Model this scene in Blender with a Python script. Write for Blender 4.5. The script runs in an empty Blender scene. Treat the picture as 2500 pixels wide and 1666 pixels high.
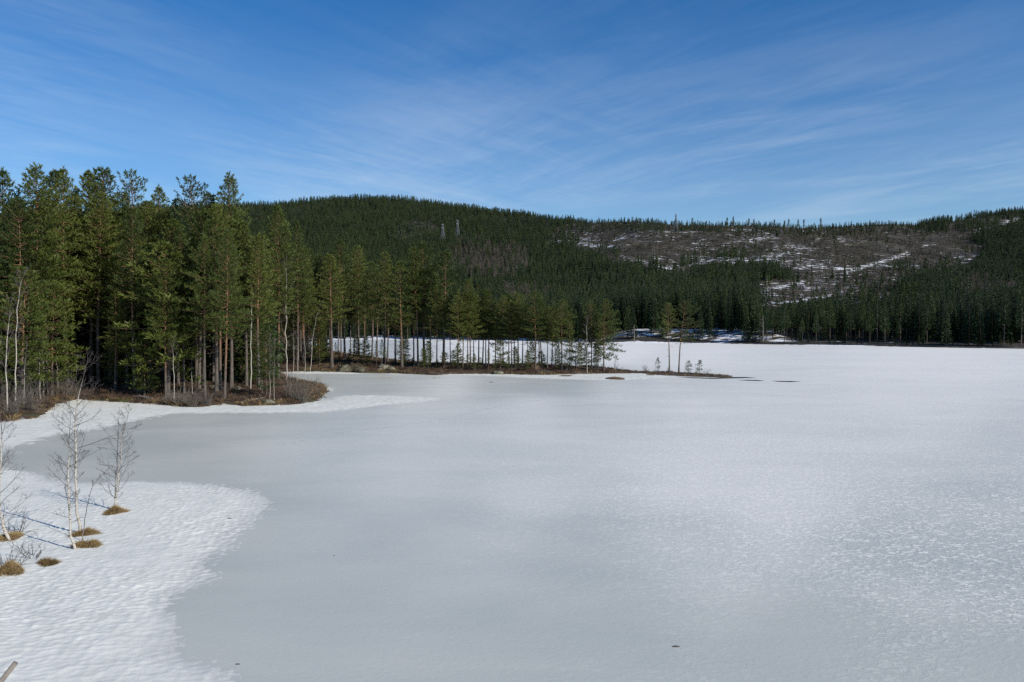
import bpy, math, random
import numpy as np
from mathutils import Vector

R = math.radians
scene = bpy.context.scene
COL = scene.collection

# ------------------------------------------------------------------ camera
F = 1943.0            # focal length in photo pixels (2500 px wide)
CAM_H = 7.5           # metres above the ice
HOR = 800.0           # photo row of the horizon
PITCH = math.atan((833.0 - HOR) / F)
cam_d = bpy.data.cameras.new('camera')
cam_d.sensor_width = 36.0
cam_d.lens = F / 2500.0 * 36.0
cam_d.clip_start = 0.1
cam_d.clip_end = 20000.0
cam = bpy.data.objects.new('camera', cam_d)
COL.objects.link(cam)
cam.location = (0, 0, CAM_H)
cam.rotation_euler = (math.pi / 2 - PITCH, 0, 0)
scene.camera = cam

# ------------------------------------------------------------------ light
SUN_AZ, SUN_EL = R(125.0), R(31.0)      # clockwise from the view direction (+Y)
sun_dir = Vector((math.sin(SUN_AZ) * math.cos(SUN_EL), math.cos(SUN_AZ) * math.cos(SUN_EL), math.sin(SUN_EL)))
sd = bpy.data.lights.new('sun', 'SUN')
sd.energy = 4.95
sd.angle = R(0.5)
sd.color = (1.0, 0.93, 0.82)
sun = bpy.data.objects.new('sun', sd)
COL.objects.link(sun)
sun.location = (60, -40, 80)
sun.rotation_euler = (-sun_dir).to_track_quat('-Z', 'Y').to_euler()

world = bpy.data.worlds.new('World')
scene.world = world
world.use_nodes = True
wt = world.node_tree
wt.nodes.clear()


def N(t, kind, **kw):
    n = t.nodes.new(kind)
    for k, v in kw.items():
        setattr(n, k, v)
    return n


def math_node(t, op, a, b=None, c=None, clamp=False):
    n = N(t, 'ShaderNodeMath', operation=op)
    n.use_clamp = clamp
    for i, v in enumerate((a, b, c)):
        if v is None:
            continue
        if isinstance(v, (int, float)):
            n.inputs[i].default_value = v
        else:
            t.links.new(v, n.inputs[i])
    return n.outputs[0]


def build_sky():
    t = wt
    L = t.links.new
    out = N(t, 'ShaderNodeOutputWorld')
    bg = N(t, 'ShaderNodeBackground')
    bg.inputs['Strength'].default_value = 0.101
    L(bg.outputs[0], out.inputs[0])
    sky = N(t, 'ShaderNodeTexSky', sky_type='NISHITA')
    sky.sun_disc = False
    sky.sun_elevation = SUN_EL
    sky.sun_rotation = SUN_AZ
    sky.altitude = 400
    sky.air_density = 1.0
    sky.dust_density = 0.25
    sky.ozone_density = 1.6
    hs = N(t, 'ShaderNodeHueSaturation')
    hs.inputs['Saturation'].default_value = 1.47
    L(sky.outputs[0], hs.inputs['Color'])
    tintn = N(t, 'ShaderNodeMixRGB', blend_type='MULTIPLY')
    tintn.inputs[0].default_value = 1.0
    tintn.inputs[2].default_value = (0.78, 0.95, 1.13, 1)
    L(hs.outputs[0], tintn.inputs[1])
    # thin high cloud on a flat layer overhead, drawn out along the wind
    tc = N(t, 'ShaderNodeTexCoord')
    sep = N(t, 'ShaderNodeSeparateXYZ')
    L(tc.outputs['Generated'], sep.inputs[0])
    zz = math_node(t, 'ADD', math_node(t, 'MAXIMUM', sep.outputs['Z'], 0.0), 0.12)
    px = math_node(t, 'DIVIDE', sep.outputs['X'], zz)
    py = math_node(t, 'DIVIDE', sep.outputs['Y'], zz)
    comb = N(t, 'ShaderNodeCombineXYZ')
    L(px, comb.inputs[0])
    L(py, comb.inputs[1])

    def layer(dirn, across, along_, nscale, detail, rough, dist, off):
        """noise drawn out along a compass direction (clockwise from the view)"""
        m1 = N(t, 'ShaderNodeMapping')
        m1.inputs['Rotation'].default_value = (0, 0, R(dirn))
        L(comb.outputs[0], m1.inputs[0])
        m = N(t, 'ShaderNodeMapping')
        m.inputs['Scale'].default_value = (across, along_, 1)
        m.inputs['Location'].default_value = off
        L(m1.outputs[0], m.inputs[0])
        n = N(t, 'ShaderNodeTexNoise')
        n.inputs['Scale'].default_value = nscale
        n.inputs['Detail'].default_value = detail
        n.inputs['Roughness'].default_value = rough
        n.inputs['Distortion'].default_value = dist
        L(m.outputs[0], n.inputs['Vector'])
        return n.outputs['Fac']

    def sm(v, lo, hi, c=0.0, d=1.0):
        r = N(t, 'ShaderNodeMapRange', interpolation_type='SMOOTHSTEP')
        for i, x in ((1, lo), (2, hi), (3, c), (4, d)):
            r.inputs[i].default_value = x
        L(v, r.inputs[0])
        return r.outputs[0]

    # two wind-drawn fields meeting in the middle of the sky
    side = sm(math_node(t, 'DIVIDE', sep.outputs['X'], math_node(t, 'MAXIMUM', math_node(t, 'ABSOLUTE', sep.outputs['Y']), 0.05)), -0.5, 0.45)
    left = math_node(t, 'ADD', math_node(t, 'MULTIPLY', layer(40, 3.0, 0.8, 1.0, 8.0, 0.62, 0.8, (1.3, 2.2, 0)), 0.7), math_node(t, 'MULTIPLY', layer(46, 13.0, 2.6, 1.0, 6.0, 0.68, 0.7, (4.0, 7.0, 0)), 0.3))
    right = math_node(t, 'ADD', math_node(t, 'MULTIPLY', layer(-54, 2.6, 0.7, 1.0, 8.0, 0.62, 0.8, (2.1, 5.4, 0)), 0.7), math_node(t, 'MULTIPLY', layer(-38, 12.0, 2.4, 1.0, 6.0, 0.68, 0.7, (8.0, 3.0, 0)), 0.3))
    mx = N(t, 'ShaderNodeMix', data_type='FLOAT')
    L(side, mx.inputs[0])
    L(left, mx.inputs[2])
    L(right, mx.inputs[3])
    cirrus = sm(mx.outputs[0], 0.34, 0.70)
    veil = sm(layer(-30, 0.8, 0.45, 1.0, 3.0, 0.5, 0.3, (0.4, 1.9, 0)), 0.30, 0.70)
    low = sm(sep.outputs['Z'], 0.42, 0.08)
    a = math_node(t, 'MULTIPLY', cirrus, math_node(t, 'MULTIPLY_ADD', veil, 0.85, 0.15))
    fac = math_node(t, 'MULTIPLY', a, math_node(t, 'MULTIPLY_ADD', low, 0.34, 0.09))
    fac = math_node(t, 'ADD', fac, math_node(t, 'MULTIPLY_ADD', low, 0.15, 0.015), clamp=True)
    mix = N(t, 'ShaderNodeMixRGB')
    mix.inputs[2].default_value = (6.4, 7.4, 8.5, 1)
    L(fac, mix.inputs[0])
    L(tintn.outputs[0], mix.inputs[1])
    L(mix.outputs[0], bg.inputs['Color'])


build_sky()
scene.view_settings.view_transform = 'Standard'
scene.view_settings.look = 'None'
scene.view_settings.gamma = 1.0
scene.view_settings.exposure = 0.0
scene.view_settings.use_curve_mapping = False
scene.render.engine = 'CYCLES'
scene.cycles.max_bounces = 5
scene.cycles.diffuse_bounces = 3
scene.cycles.use_denoising = False

# ------------------------------------------------------------------ helpers: picture <-> place
CP, SP = math.cos(PITCH), math.sin(PITCH)


def proj(x, y, z):
    z = z - CAM_H
    f = y * CP - z * SP
    u = y * SP + z * CP
    f = np.maximum(f, 1e-3)
    return 1250 + F * x / f, 833 - F * u / f


def ray(px, py):
    a, b = (px - 1250) / F, -(py - 833) / F
    return np.array([a, CP + b * SP, -SP + b * CP])


def on_plane(px, py, z=0.0):
    d = ray(px, py)
    k = (z - CAM_H) / d[2]
    return np.array([d[0] * k, d[1] * k, z])


def smooth(a, b, x):
    t = np.clip((np.asarray(x, float) - a) / (b - a), 0, 1)
    return t * t * (3 - 2 * t)


def hash2(ix, iy, seed=0):
    h = (ix.astype(np.int64) * 374761393 + iy.astype(np.int64) * 668265263 + seed * 1442695041) & 0xFFFFFFFF
    h = ((h ^ (h >> 13)) * 1274126177) & 0xFFFFFFFF
    return ((h ^ (h >> 16)) & 0xFFFFFF) / float(0x1000000)


def vnoise(x, y, seed=0):
    x, y = np.asarray(x, float), np.asarray(y, float)
    ix, iy = np.floor(x), np.floor(y)
    fx, fy = x - ix, y - iy
    fx, fy = fx * fx * (3 - 2 * fx), fy * fy * (3 - 2 * fy)
    a, b = hash2(ix, iy, seed), hash2(ix + 1, iy, seed)
    c, d = hash2(ix, iy + 1, seed), hash2(ix + 1, iy + 1, seed)
    return (a * (1 - fx) + b * fx) * (1 - fy) + (c * (1 - fx) + d * fx) * fy


def fbm(x, y, seed=0, octv=4):
    s, a, tot = 0, 1.0, 0
    for i in range(octv):
        s = s + a * vnoise(x * 2 ** i, y * 2 ** i, seed + i)
        tot += a
        a *= 0.5
    return s / tot


def worley(x, y, seed=0):
    ix, iy = np.floor(x), np.floor(y)
    best = np.full(x.shape, 9.0)
    for i in (-1, 0, 1):
        for j in (-1, 0, 1):
            cx, cy = ix + i, iy + j
            dx = cx + 0.15 + 0.7 * hash2(cx, cy, seed) - x
            dy = cy + 0.15 + 0.7 * hash2(cx, cy, seed + 7) - y
            best = np.minimum(best, dx * dx + dy * dy)
    return best


def poly_sdf(x, y, poly):
    """signed distance to a polygon, positive inside"""
    x, y = np.asarray(x, float), np.asarray(y, float)
    best = np.full(x.shape, 1e18)
    inside = np.zeros(x.shape, bool)
    n = len(poly)
    for i in range(n):
        ax, ay = poly[i]
        bx, by = poly[(i + 1) % n]
        ex, ey = bx - ax, by - ay
        t = np.clip(((x - ax) * ex + (y - ay) * ey) / (ex * ex + ey * ey + 1e-12), 0, 1)
        best = np.minimum(best, (x - ax - t * ex) ** 2 + (y - ay - t * ey) ** 2)
        cond = ((ay > y) != (by > y))
        xc = ax + (y - ay) / (by - ay + 1e-12) * ex
        inside ^= cond & (x < xc)
    return np.sqrt(best) * np.where(inside, 1, -1)


def line_dist(x, y, pts):
    best = np.full(np.shape(x), 1e18)
    for (ax, ay), (bx, by) in zip(pts[:-1], pts[1:]):
        ex, ey = bx - ax, by - ay
        t = np.clip(((x - ax) * ex + (y - ay) * ey) / (ex * ex + ey * ey + 1e-12), 0, 1)
        best = np.minimum(best, (x - ax - t * ex) ** 2 + (y - ay - t * ey) ** 2)
    return np.sqrt(best)


# ------------------------------------------------------------------ helpers: meshes
def make_mesh(name, verts, faces, mats=(), mat_idx=None, attrs=None, smooth_shade=False):
    """faces: list of integer arrays of shape (n, k)"""
    me = bpy.data.meshes.new(name)
    verts = np.asarray(verts, np.float32)
    faces = [np.asarray(f, np.int32) for f in faces if len(f)]
    me.vertices.add(len(verts))
    me.vertices.foreach_set('co', verts.ravel())
    nl = sum(f.size for f in faces)
    npoly = sum(len(f) for f in faces)
    me.loops.add(nl)
    me.polygons.add(npoly)
    me.loops.foreach_set('vertex_index', np.concatenate([f.ravel() for f in faces]))
    tot = np.concatenate([np.full(len(f), f.shape[1], np.int32) for f in faces])
    me.polygons.foreach_set('loop_start', np.concatenate([[0], np.cumsum(tot)[:-1]]).astype(np.int32))
    me.polygons.foreach_set('loop_total', tot)
    if mat_idx is not None:
        me.polygons.foreach_set('material_index', np.asarray(mat_idx, np.int32))
    me.polygons.foreach_set('use_smooth', np.full(npoly, smooth_shade, bool))
    for m in mats:
        me.materials.append(m)
    if attrs:
        for k, v in attrs.items():
            at = me.attributes.new(k, 'FLOAT', 'POINT')
            at.data.foreach_set('value', np.asarray(v, np.float32))
    me.update(calc_edges=True)
    me.validate()
    return me


def link(name, me, parent=None, loc=None):
    o = bpy.data.objects.new(name, me)
    COL.objects.link(o)
    if parent is not None:
        o.parent = parent
    if loc is not None:
        o.location = loc
    return o


def tag(o, label=None, cat=None, group=None, kind=None):
    if label:
        o['label'] = label
    if cat:
        o['category'] = cat
    if group:
        o['group'] = group
    if kind:
        o['kind'] = kind
    return o


class Buf:
    """collects tubes, blades and boxes"""

    def __init__(self):
        self.v, self.q, self.t, self.n, self.r = [], [], [], 0, []

    def tube(self, pts, rad, sides=5, cap=False):
        pts = np.asarray(pts, float)
        rad = np.asarray(rad, float)
        k = len(pts)
        tan = np.gradient(pts, axis=0)
        tan /= np.linalg.norm(tan, axis=1)[:, None] + 1e-9
        ref = np.array([0, 0, 1.0]) if abs(tan[0][2]) < 0.8 else np.array([1.0, 0, 0])
        a = np.cross(tan, ref)
        a /= np.linalg.norm(a, axis=1)[:, None] + 1e-9
        b = np.cross(tan, a)
        ang = np.arange(sides) * 2 * math.pi / sides
        ring = pts[:, None, :] + rad[:, None, None] * (np.cos(ang)[None, :, None] * a[:, None, :] + np.sin(ang)[None, :, None] * b[:, None, :])
        i0 = self.n
        self.v.append(ring.reshape(-1, 3))
        self.r.append(np.repeat(rad, sides))
        self.n += k * sides
        i = np.arange(k - 1)[:, None] * sides
        j = np.arange(sides)[None, :]
        j2 = (j + 1) % sides
        self.q.append((np.stack([i + j, i + j2, i + j2 + sides, i + j + sides], -1) + i0).reshape(-1, 4))
        if cap:
            self.v.append(pts[-1:].copy())
            self.r.append(rad[-1:])
            c = self.n
            self.n += 1
            top = i0 + (k - 1) * sides
            self.t.append(np.array([[top + s, top + (s + 1) % sides, c] for s in range(sides)]))

    def tris(self, v):
        """v: (n, 3, 3)"""
        v = np.asarray(v, float)
        n = len(v)
        self.v.append(v.reshape(-1, 3))
        self.r.append(np.zeros(3 * n))
        self.t.append(np.arange(3 * n).reshape(n, 3) + self.n)
        self.n += 3 * n

    def box(self, a, b, w, d=None):
        """a straight bar from a to b with a square section"""
        a, b = np.asarray(a, float), np.asarray(b, float)
        d = d or w
        t = b - a
        t /= np.linalg.norm(t)
        r = np.array([0, 0, 1.0]) if abs(t[2]) < 0.9 else np.array([0, 1.0, 0])
        s = np.cross(t, r)
        s /= np.linalg.norm(s)
        u = np.cross(s, t)
        c = [(-w / 2, -d / 2), (w / 2, -d / 2), (w / 2, d / 2), (-w / 2, d / 2)]
        vs = [p + s * i + u * j for p in (a, b) for i, j in c]
        n = self.n
        self.v.append(np.array(vs))
        self.r.append(np.full(8, w))
        self.q.append(np.array([[0, 1, 2, 3], [7, 6, 5, 4], [0, 4, 5, 1], [1, 5, 6, 2], [2, 6, 7, 3], [3, 7, 4, 0]]) + n)
        self.n += 8

    def mesh(self, name, mat, smooth_shade=False, attrs=None):
        v = np.concatenate(self.v)
        fs = []
        if self.q:
            fs.append(np.concatenate(self.q))
        if self.t:
            fs.append(np.concatenate(self.t))
        return make_mesh(name, v, fs, [mat], smooth_shade=smooth_shade, attrs=attrs)


def unit(v):
    return v / (np.linalg.norm(v, axis=-1, keepdims=True) + 1e-9)


# ------------------------------------------------------------------ materials
def new_mat(name):
    m = bpy.data.materials.new(name)
    m.use_nodes = True
    t = m.node_tree
    b = t.nodes['Principled BSDF']
    return m, t, b


def ramp(t, fac, stops, interp='LINEAR'):
    r = N(t, 'ShaderNodeValToRGB')
    r.color_ramp.interpolation = interp
    els = r.color_ramp.elements
    while len(els) < len(stops):
        els.new(0.5)
    for e, (p, c) in zip(els, stops):
        e.position = p
        e.color = (c[0], c[1], c[2], 1)
    t.links.new(fac, r.inputs[0])
    return r.outputs[0]


def noise(t, scale, detail=4, rough=0.55, vec=None, dist=0.0, mapping=None):
    n = N(t, 'ShaderNodeTexNoise')
    n.inputs['Scale'].default_value = scale
    n.inputs['Detail'].default_value = detail
    n.inputs['Roughness'].default_value = rough
    n.inputs['Distortion'].default_value = dist
    if vec is None:
        vec = N(t, 'ShaderNodeTexCoord').outputs['Object']
    if mapping:
        m = N(t, 'ShaderNodeMapping')
        m.inputs['Scale'].default_value = mapping[0]
        m.inputs['Rotation'].default_value = (0, 0, mapping[1])
        t.links.new(vec, m.inputs[0])
        vec = m.outputs[0]
    t.links.new(vec, n.inputs['Vector'])
    return n.outputs['Fac']


def mixc(t, fac, a, b, mode='MIX'):
    n = N(t, 'ShaderNodeMixRGB', blend_type=mode)
    for i, v in ((0, fac), (1, a), (2, b)):
        if isinstance(v, (int, float)):
            n.inputs[i].default_value = v
        elif isinstance(v, tuple):
            n.inputs[i].default_value = (*v, 1)
        else:
            t.links.new(v, n.inputs[i])
    return n.outputs[0]


def mrange(t, v, a, b, c=0.0, d=1.0, kind='SMOOTHSTEP'):
    n = N(t, 'ShaderNodeMapRange', interpolation_type=kind)
    for i, x in ((1, a), (2, b), (3, c), (4, d)):
        if isinstance(x, (int, float)):
            n.inputs[i].default_value = x
        else:
            t.links.new(x, n.inputs[i])
    t.links.new(v, n.inputs[0])
    return n.outputs[0]


def bump(t, b, h, strength, dist):
    n = N(t, 'ShaderNodeBump')
    n.inputs['Strength'].default_value = strength
    n.inputs['Distance'].default_value = dist
    t.links.new(h, n.inputs['Height'])
    t.links.new(n.outputs[0], b.inputs['Normal'])


def attr(t, name):
    return N(t, 'ShaderNodeAttribute', attribute_name=name).outputs['Fac']


def foliage_mat(name, c1, c2, c3, trans=0.25, nscale=1.1):
    m, t, b = new_mat(name)
    geo = N(t, 'ShaderNodeNewGeometry')
    oi = N(t, 'ShaderNodeObjectInfo')
    n = noise(t, nscale, 4, 0.6, vec=geo.outputs['Position'])
    v = math_node(t, 'ADD', math_node(t, 'MULTIPLY', n, 0.60), math_node(t, 'MULTIPLY', oi.outputs['Random'], 0.55))
    col = ramp(t, v, [(0.25, c1), (0.55, c2), (0.85, c3)])
    t.links.new(col, b.inputs['Base Color'])
    b.inputs['Roughness'].default_value = 0.55
    b.inputs['Specular IOR Level'].default_value = 0.35
    tr = N(t, 'ShaderNodeBsdfTranslucent')
    t.links.new(col, tr.inputs['Color'])
    mx = N(t, 'ShaderNodeMixShader')
    mx.inputs[0].default_value = trans
    out = t.nodes['Material Output']
    t.links.new(b.outputs[0], mx.inputs[1])
    t.links.new(tr.outputs[0], mx.inputs[2])
    t.links.new(mx.outputs[0], out.inputs['Surface'])
    return m


M = {}
M['pine'] = foliage_mat('pine_needles', (0.038, 0.060, 0.012), (0.076, 0.104, 0.019), (0.118, 0.143, 0.027))
M['pine_far'] = foliage_mat('pine_needles_far', (0.020, 0.042, 0.013), (0.036, 0.064, 0.018), (0.064, 0.092, 0.024), 0.15, 0.045)
M['spruce'] = foliage_mat('spruce_needles', (0.018, 0.038, 0.013), (0.032, 0.058, 0.018), (0.058, 0.084, 0.024), 0.12, 0.045)


def bark_pine():
    m, t, b = new_mat('pine_bark')
    tc = N(t, 'ShaderNodeTexCoord')
    sep = N(t, 'ShaderNodeSeparateXYZ')
    t.links.new(tc.outputs['Generated'], sep.inputs[0])
    n = noise(t, 5.0, 4, 0.6, vec=tc.outputs['Object'], mapping=((1, 1, 0.35), 0))
    oi = N(t, 'ShaderNodeObjectInfo')
    hgt = math_node(t, 'ADD', sep.outputs['Z'], math_node(t, 'MULTIPLY', math_node(t, 'SUBTRACT', n, 0.5), 0.25))
    hgt = math_node(t, 'ADD', hgt, math_node(t, 'MULTIPLY', math_node(t, 'SUBTRACT', oi.outputs['Random'], 0.5), 0.25))
    up = mrange(t, hgt, 0.20, 0.42)
    low = ramp(t, n, [(0.3, (0.050, 0.042, 0.036)), (0.7, (0.145, 0.122, 0.102))])
    high = ramp(t, n, [(0.3, (0.105, 0.060, 0.034)), (0.7, (0.24, 0.135, 0.065))])
    t.links.new(mixc(t, up, low, high), b.inputs['Base Color'])
    b.inputs['Roughness'].default_value = 0.9
    bump(t, b, n, 0.6, 0.05)
    return m


def bark_birch():
    m, t, b = new_mat('birch_bark')
    tc = N(t, 'ShaderNodeTexCoord')
    n = noise(t, 3.0, 4, 0.7, vec=tc.outputs['Object'], mapping=((1.2, 1.2, 5.0), 0))
    n2 = noise(t, 9.0, 3, 0.6, vec=tc.outputs['Object'], mapping=((0.7, 0.7, 2.6), 0))
    rad = attr(t, 'thick')
    base = ramp(t, n2, [(0.35, (0.30, 0.275, 0.235)), (0.65, (0.50, 0.465, 0.405))])
    dark = mrange(t, n, 0.56, 0.64)
    col = mixc(t, dark, base, (0.05, 0.042, 0.038))
    thin = mrange(t, rad, 0.010, 0.022)
    col = mixc(t, thin, (0.062, 0.048, 0.043), col)
    t.links.new(col, b.inputs['Base Color'])
    b.inputs['Roughness'].default_value = 0.7
    return m


def plain(name, stops, scale=3.0, rough=0.9, bmp=0.0, rnd=0.0, vec_world=False):
    m, t, b = new_mat(name)
    vec = N(t, 'ShaderNodeNewGeometry').outputs['Position'] if vec_world else None
    n = noise(t, scale, 5, 0.62, vec=vec)
    v = n
    if rnd:
        oi = N(t, 'ShaderNodeObjectInfo')
        v = math_node(t, 'ADD', n, math_node(t, 'MULTIPLY', math_node(t, 'SUBTRACT', oi.outputs['Random'], 0.5), rnd))
    t.links.new(ramp(t, v, stops), b.inputs['Base Color'])
    b.inputs['Roughness'].default_value = rough
    if bmp:
        bump(t, b, n, bmp, 0.05)
    return m


M['pine_bark'] = bark_pine()
M['birch_bark'] = bark_birch()
M['deadwood'] = plain('weathered_wood', [(0.3, (0.12, 0.10, 0.085)), (0.7, (0.30, 0.27, 0.235))], 4, bmp=0.3)
M['spruce_bark'] = plain('spruce_bark', [(0.3, (0.055, 0.045, 0.038)), (0.7, (0.13, 0.105, 0.09))], 4)
M['twig'] = plain('shrub_twigs', [(0.3, (0.070, 0.060, 0.048)), (0.7, (0.17, 0.150, 0.122))], 2, rnd=0.3)
M['dark_twig'] = plain('dark_twigs', [(0.3, (0.045, 0.037, 0.033)), (0.7, (0.10, 0.082, 0.07))], 2)
M['birch_far'] = plain('bare_birch_twigs', [(0.25, (0.052, 0.043, 0.034)), (0.75, (0.115, 0.096, 0.078))], 0.3, rnd=0.5)
M['heather'] = plain('heather_twigs', [(0.25, (0.035, 0.021, 0.014)), (0.5, (0.068, 0.040, 0.025)), (0.8, (0.12, 0.078, 0.045))], 0.7, rnd=0.6, vec_world=True)
M['dry_grass'] = plain('dry_grass', [(0.25, (0.13, 0.082, 0.032)), (0.55, (0.24, 0.165, 0.066)), (0.8, (0.33, 0.25, 0.115))], 3, rnd=0.4)
M['tussock_soil'] = plain('tussock_soil', [(0.3, (0.055, 0.034, 0.018)), (0.7, (0.14, 0.088, 0.04))], 9)
M['rock'] = plain('lichen_rock', [(0.25, (0.035, 0.036, 0.018)), (0.5, (0.085, 0.082, 0.05)), (0.75, (0.24, 0.23, 0.18))], 2.2, bmp=0.6, rnd=0.2)
M['steel'] = plain('galvanised_steel', [(0.3, (0.13, 0.14, 0.145)), (0.7, (0.20, 0.21, 0.215))], 2, rough=0.5)
M['slash'] = plain('logging_slash', [(0.25, (0.024, 0.021, 0.016)), (0.75, (0.100, 0.088, 0.070))], 0.2, rnd=0.6)
M['moss'] = plain('moss_clump', [(0.3, (0.045, 0.055, 0.010)), (0.7, (0.12, 0.125, 0.02))], 2, rnd=0.3)


def snow_mat():
    m, t, b = new_mat('old_snow')
    tc = N(t, 'ShaderNodeTexCoord').outputs['Object']
    n = noise(t, 1.3, 5, 0.6, vec=tc)
    n2 = noise(t, 16.0, 4, 0.7, vec=tc)
    ed = attr(t, 'depth')
    col = ramp(t, n, [(0.3, (0.61, 0.625, 0.575)), (0.7, (0.72, 0.73, 0.68))])
    wet = mixc(t, n2, (0.47, 0.49, 0.465), (0.60, 0.605, 0.575))
    col = mixc(t, mrange(t, ed, 0.0, 0.055), wet, col)
    t.links.new(col, b.inputs['Base Color'])
    b.inputs['Roughness'].default_value = 0.65
    b.inputs['Specular IOR Level'].default_value = 0.25
    bump(t, b, n2, 0.35, 0.03)
    return m


M['snow'] = snow_mat()


def ice_mat():
    m, t, b = new_mat('lake_ice')
    tc = N(t, 'ShaderNodeTexCoord').outputs['Object']
    crust = attr(t, 'crust')
    speck = attr(t, 'speckle')
    wide = noise(t, 0.16, 5, 0.6, vec=tc, dist=0.4, mapping=((0.55, 1.0, 1), R(-12)))
    band = noise(t, 0.035, 5, 0.6, vec=tc, dist=0.3, mapping=((0.25, 1.0, 1), R(-4)))
    cups = noise(t, 6.2, 3, 0.6, vec=tc, dist=0.7, mapping=((0.75, 1.0, 1), R(-14)))
    cups2 = noise(t, 2.0, 4, 0.6, vec=tc, dist=0.5, mapping=((0.6, 1.0, 1), R(-14)))
    grain = noise(t, 22.0, 3, 0.7, vec=tc)
    f = math_node(t, 'ADD', crust, math_node(t, 'MULTIPLY', math_node(t, 'SUBTRACT', wide, 0.5), 0.36))
    f = math_node(t, 'ADD', f, math_node(t, 'MULTIPLY', math_node(t, 'SUBTRACT', band, 0.5), 0.40))
    sp = mrange(t, math_node(t, 'ADD', cups, math_node(t, 'MULTIPLY', math_node(t, 'SUBTRACT', cups2, 0.5), 0.35)), 0.50, 0.66)
    f = math_node(t, 'ADD', f, math_node(t, 'MULTIPLY', math_node(t, 'SUBTRACT', sp, 0.30), math_node(t, 'MULTIPLY', speck, 0.85)))
    f = math_node(t, 'ADD', f, math_node(t, 'MULTIPLY', math_node(t, 'SUBTRACT', grain, 0.5), 0.16), clamp=True)
    tint = ramp(t, wide, [(0.35, (0.446, 0.475, 0.440)), (0.65, (0.490, 0.505, 0.462))])
    col = mixc(t, f, tint, (0.80, 0.795, 0.74))
    t.links.new(col, b.inputs['Base Color'])
    t.links.new(mrange(t, f, 0, 1, 0.42, 0.62), b.inputs['Roughness'])
    b.inputs['Specular IOR Level'].default_value = 0.3
    h = math_node(t, 'ADD', math_node(t, 'MULTIPLY', cups, math_node(t, 'MULTIPLY_ADD', speck, 1.0, 0.16)), math_node(t, 'MULTIPLY', grain, 0.05))
    bump(t, b, h, 0.5, 0.07)
    return m


M['ice'] = ice_mat()


def water_mat():
    m, t, b = new_mat('open_water')
    b.inputs['Base Color'].default_value = (0.012, 0.016, 0.02, 1)
    b.inputs['Roughness'].default_value = 0.12
    return m


M['water'] = water_mat()


def land_mat():
    m, t, b = new_mat('forest_floor')
    tc = N(t, 'ShaderNodeTexCoord').outputs['Object']
    n = noise(t, 0.9, 6, 0.65, vec=tc)
    n2 = noise(t, 0.22, 4, 0.6, vec=tc)
    n3 = noise(t, 0.5, 6, 0.7, vec=tc, dist=0.5)
    brown = ramp(t, n, [(0.3, (0.030, 0.019, 0.012)), (0.55, (0.070, 0.044, 0.026)), (0.75, (0.13, 0.088, 0.045))])
    green = ramp(t, n, [(0.3, (0.03, 0.034, 0.008)), (0.7, (0.085, 0.085, 0.020))])
    col = mixc(t, math_node(t, 'MULTIPLY', mrange(t, n2, 0.46, 0.6), attr(t, 'moss')), brown, green)
    sn = mrange(t, math_node(t, 'ADD', n3, attr(t, 'snow')), 0.78, 0.84)
    col = mixc(t, sn, col, (0.74, 0.77, 0.81))
    t.links.new(col, b.inputs['Base Color'])
    b.inputs['Roughness'].default_value = 0.92
    bump(t, b, n, 0.8, 0.15)
    return m


M['land'] = land_mat()


def hill_mat():
    m, t, b = new_mat('hillside_ground')
    tc = N(t, 'ShaderNodeTexCoord').outputs['Object']
    n = noise(t, 0.12, 6, 0.7, vec=tc)
    n2 = noise(t, 0.02, 4, 0.6, vec=tc)
    st = noise(t, 0.21, 7, 0.72, vec=tc, dist=0.5, mapping=((0.4, 1.0, 1.6), R(8)))
    brown = ramp(t, n, [(0.3, (0.018, 0.016, 0.011)), (0.5, (0.037, 0.032, 0.023)), (0.72, (0.075, 0.066, 0.050))])
    moss = ramp(t, n, [(0.3, (0.04, 0.036, 0.015)), (0.7, (0.11, 0.088, 0.035))])
    col = mixc(t, mrange(t, n2, 0.5, 0.65, 0, 0.6), brown, moss)
    n4 = noise(t, 0.035, 5, 0.65, vec=tc, dist=0.6, mapping=((0.6, 1.0, 1), 0))
    col = mixc(t, mrange(t, n4, 0.42, 0.60, 0.0, 0.7), col, (0.022, 0.019, 0.014))
    sn = mrange(t, math_node(t, 'ADD', st, attr(t, 'snow')), 0.90, 0.97)
    col = mixc(t, sn, col, (0.78, 0.80, 0.83))
    t.links.new(col, b.inputs['Base Color'])
    b.inputs['Roughness'].default_value = 0.92
    bump(t, b, n, 0.8, 1.2)
    return m


M['hill'] = hill_mat()

# ================================================================== the setting
LAND_PX = [(-420, 1075), (-100, 1050), (0, 1036), (60, 1028), (107, 1023), (150, 988), (192, 978), (250, 983), (384, 991), (450, 997), (509, 997),
           (543, 990), (590, 995), (632, 993), (697, 992), (735, 990), (772, 984), (799, 962), (795, 945), (740, 935), (700, 925), (684, 908.5), (757, 909),
           (860, 911), (945, 912), (1005, 914), (1060, 917), (1110, 915), (1200, 915), (1327, 917.5), (1471, 914), (1560, 913.5), (1620, 917),
           (1700, 921), (1784, 923), (1792, 920), (1740, 915), (1680, 911.5), (1614, 908.5), (1567, 909.5), (1506, 905), (1471, 902),
           (1380, 899), (1295, 896), (1200, 896), (1136, 895), (1051, 891), (975, 884), (891, 873), (830, 864), (765, 856),
           (600, 851), (300, 850), (-420, 850)]
LAND = [tuple(on_plane(x, y)[:2]) for x, y in LAND_PX]


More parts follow.
